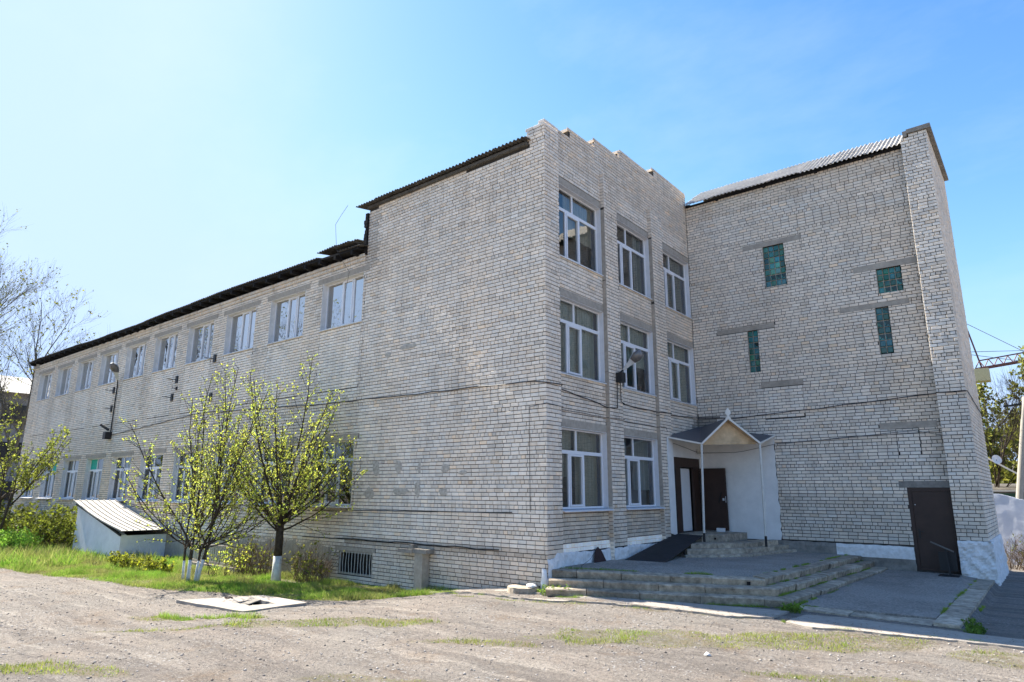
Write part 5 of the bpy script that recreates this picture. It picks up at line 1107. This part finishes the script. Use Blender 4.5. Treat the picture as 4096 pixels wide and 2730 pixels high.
# white boundary wall at right
ww = thing('boundary_wall', 'whitewashed rough wall closing the yard to the right of the brick wing', 'wall', (9, 16, .1))
m_ = M(); nx_ = 46; nz_ = 16; vs = []
for j in range(nz_ + 1):
    for i in range(nx_ + 1):
        x = 7.2 + 6 * i / nx_; zt_ = 2.44 - .30 * sm((x - 7.6) / 1.4) + .02 * noise.noise(Vector((x * 4, 0, 0))); z = -.2 + (zt_ + .2) * j / nz_; vs.append((x, 16 - .012 * noise.noise(Vector((x * 3, z * 3, 1))), z))
m_.add(vs, [(j * (nx_ + 1) + i, j * (nx_ + 1) + i + 1, (j + 1) * (nx_ + 1) + i + 1, (j + 1) * (nx_ + 1) + i) for j in range(nz_) for i in range(nx_)])
for i in range(nx_): a_ = vs[nz_ * (nx_ + 1) + i]; b_ = vs[nz_ * (nx_ + 1) + i + 1]; m_.add([a_, b_, (b_[0], 16.35, b_[2]), (a_[0], 16.35, a_[2]), (b_[0], 16.35, -.2), (a_[0], 16.35, -.2)], [(0, 1, 2, 3), (3, 2, 4, 5)])
part('wall_face', m_, mat('blue_white_wash', (.70, .72, .78), .9, .2, .05, 3, .006, 40), ww)
m_ = M(); m_.box((8.95, 15.75, .1), (9.3, 16.0, 2.0)); m_.box((8.88, 15.7, 2.0), (9.36, 16.0, 2.08)); part('pier', m_, WHITEW, ww)
# sheds behind the wall
rs = thing('roof_shed', 'dark shed with a slanting pale-edged roof and green wall behind the white wall', 'shed', (9, 22, 0))
m_ = M(); m_.box((6.5, 24, 0), (11, 27, 2.5)); part('wall', m_, mat('green_wall', (.05, .14, .11), .8), rs)
m_ = M(); m_.hexa([(6.2, 23.3, 2.45), (8.5, 23.3, 2.45), (8.5, 27, 2.45), (6.2, 27, 2.45), (6.2, 23.3, 2.6), (8.5, 23.3, 2.6), (8.5, 27, 2.9), (6.2, 27, 2.9)]); m_.hexa([(6.3, 22.6, 4.6), (8.9, 22.6, 2.75), (8.9, 26, 2.75), (6.3, 26, 4.6), (6.3, 22.6, 4.68), (8.9, 22.6, 2.83), (8.9, 26, 2.83), (6.3, 26, 4.68)]); m_.hexa([(8.9, 22.6, 2.4), (12, 22.6, 2.9), (12, 26, 2.9), (8.9, 26, 2.4), (8.9, 22.6, 2.48), (12, 22.6, 2.98), (12, 26, 2.98), (8.9, 26, 2.48)]); part('roof', m_, SLATED, rs)
m_ = M(); m_.bar((6.3, 22.58, 4.66), (8.9, 22.58, 2.8), .05, .07); m_.bar((8.9, 22.58, 2.46), (12, 22.58, 2.96), .05, .06); m_.bar((6.2, 23.28, 2.55), (8.5, 23.28, 2.55), .05, .06); part('edge_trim', m_, CREAMM, rs)
dsh = thing('satellite_dish', 'small white satellite dish on the slanting shed roof', 'satellite dish', (7.63, 22.4, 3.75)); m_ = M(); k = 14
cen = Vector((7.63, 22.4, 3.85)); ax = Vector((.55, -.8, .25)).normalized(); sx = ax.cross(Vector((0, 0, 1))).normalized(); sy = sx.cross(ax); vs = [cen]
for rr_, dp in ((.10, .01), (.2, .04)): vs += [cen + (sx * math.cos(2 * math.pi * i / k) + sy * math.sin(2 * math.pi * i / k)) * rr_ + ax * dp for i in range(k)]
m_.add(vs, [(0, 1 + i, 1 + (i + 1) % k) for i in range(k)] + [(1 + i, 1 + k + i, 1 + k + (i + 1) % k, 1 + (i + 1) % k) for i in range(k)]); part('dish', m_, WHITEB, dsh)
m_ = M(); m_.bar(cen, cen - Vector((0, 0, .25)), .03); part('mast', m_, BLACKM, dsh)
# concrete pole
pl = thing('utility_pole', 'leaning pale concrete utility pole beyond the white wall', 'pole', (8.22, 22, 0)); m_ = M(); m_.tube([(8.05, 22, -.2), (8.23, 22, 2.3), (8.85, 22, 5.75), (8.95, 22, 6.4)], [.14, .13, .10, .09], 8); part('shaft', m_, POLE, pl, smooth=True)
m_ = M(); m_.bar((8.2, 22, 6.05), (9.3, 22, 6.15), .08); [m_.tube([(x, 22, 6.1), (x, 22, 6.3)], .04, 6) for x in (8.3, 8.75, 9.2)]; part('crossarm', m_, BLACKM, pl)
cable([(8.6, 22, 6.05), (7.8, 26, 5.6), (6.6, 32, 5.9), (5.6, 40, 6.9)], .03, 'twisted black cable leaving the concrete pole to the left', wob=.05)
cable([(7.9, 13, 6.95), (9.2, 24, 8.7), (12, 45, 13)], .010, 'upper thin overhead wire leaving the end wall', wob=.0)
cable([(7.9, 13, 6.85), (9.5, 24, 8.1), (13, 45, 12)], .010, 'lower thin overhead wire leaving the end wall', wob=.0)
# crane
cr = thing('tower_crane', 'red lattice tower crane with ochre cab far beyond the trees', 'crane', (3.6, 90, 0))
m_ = M()
for dx, dy in ((-.7, -.7), (.7, -.7), (.7, .7), (-.7, .7)): m_.bar((3.4 + dx, 90 + dy, 0), (3.2 + dx, 90 + dy, 18), .16)
z = 0; s = 1
while z < 17.5:
    for dy in (-.7, .7): m_.bar((3.4 - .7 * s, 90 + dy, z), (3.3 + .7 * s, 90 + dy, z + 1.4), .09)
    z += 1.4; s = -s
part('tower', m_, OCHRE, cr)
m_ = M(); m_.box((2.9, 89, 16.5), (5.0, 91, 18.1)); m_.box((2.2, 89.3, 18.3), (3.2, 90.7, 19.4)); part('cab', m_, OCHRE, cr)
m_ = M(); J0 = 3.6; J1 = 16.0
zf = lambda x: 18.3 + (x - 5) * .10
m_.bar((J0, 89.5, zf(J0)), (J1, 89.5, zf(J1)), .2); m_.bar((J0, 90.5, zf(J0)), (J1, 90.5, zf(J1)), .2); m_.bar((J0 + .5, 90, zf(J0) + 1.1), (J1, 90, zf(J1) + 1.1), .14)
x = J0; 
while x < J1: m_.bar((x, 89.5, zf(x)), (x + .5, 90, zf(x) + 1.1), .08); m_.bar((x + .5, 90, zf(x) + 1.1), (x + 1.0, 89.5, zf(x + 1)), .08); x += 1.0
m_.bar((4.3, 90, 18.2), (3.2, 90, 24.5), .18); m_.bar((3.2, 90, 24.5), (9, 90, 19.7), .06)
part('jib', m_, REDP, cr)
# brick terrace seen through the trees
m_ = M(); m_.box((2, 52, 0), (22, 60, 4.2)); h_ = thing('far_house', 'reddish low house with pale eaves seen through the trees beyond the wall', 'house', (10, 55, 0)); part('wall', m_, mat('reddish_plaster', (.30, .15, .10), .9, .1, .2, 6), h_)
m_ = M(); m_.box((1.5, 51.5, 4.2), (22.5, 60.5, 4.45)); part('roof', m_, CREAMM, h_)
m_ = M(); vs = []; n = 40
for j in range(6):
    for i in range(n + 1):
        x = -30 + 110 * i / n; vs.append((x, 70 + j * 22, -1 + (j / 5) ** .7 * 12 * (.7 + .5 * noise.noise(Vector((x * .03, j * .4, 0))))))
m_.add(vs, [(j * (n + 1) + i, j * (n + 1) + i + 1, (j + 1) * (n + 1) + i + 1, (j + 1) * (n + 1) + i) for j in range(5) for i in range(n)])
struct('hill', m_, mat('wooded_hill', (.13, .12, .06), .95, .1, .4, 1.2, .3, 1.5), smooth=True)
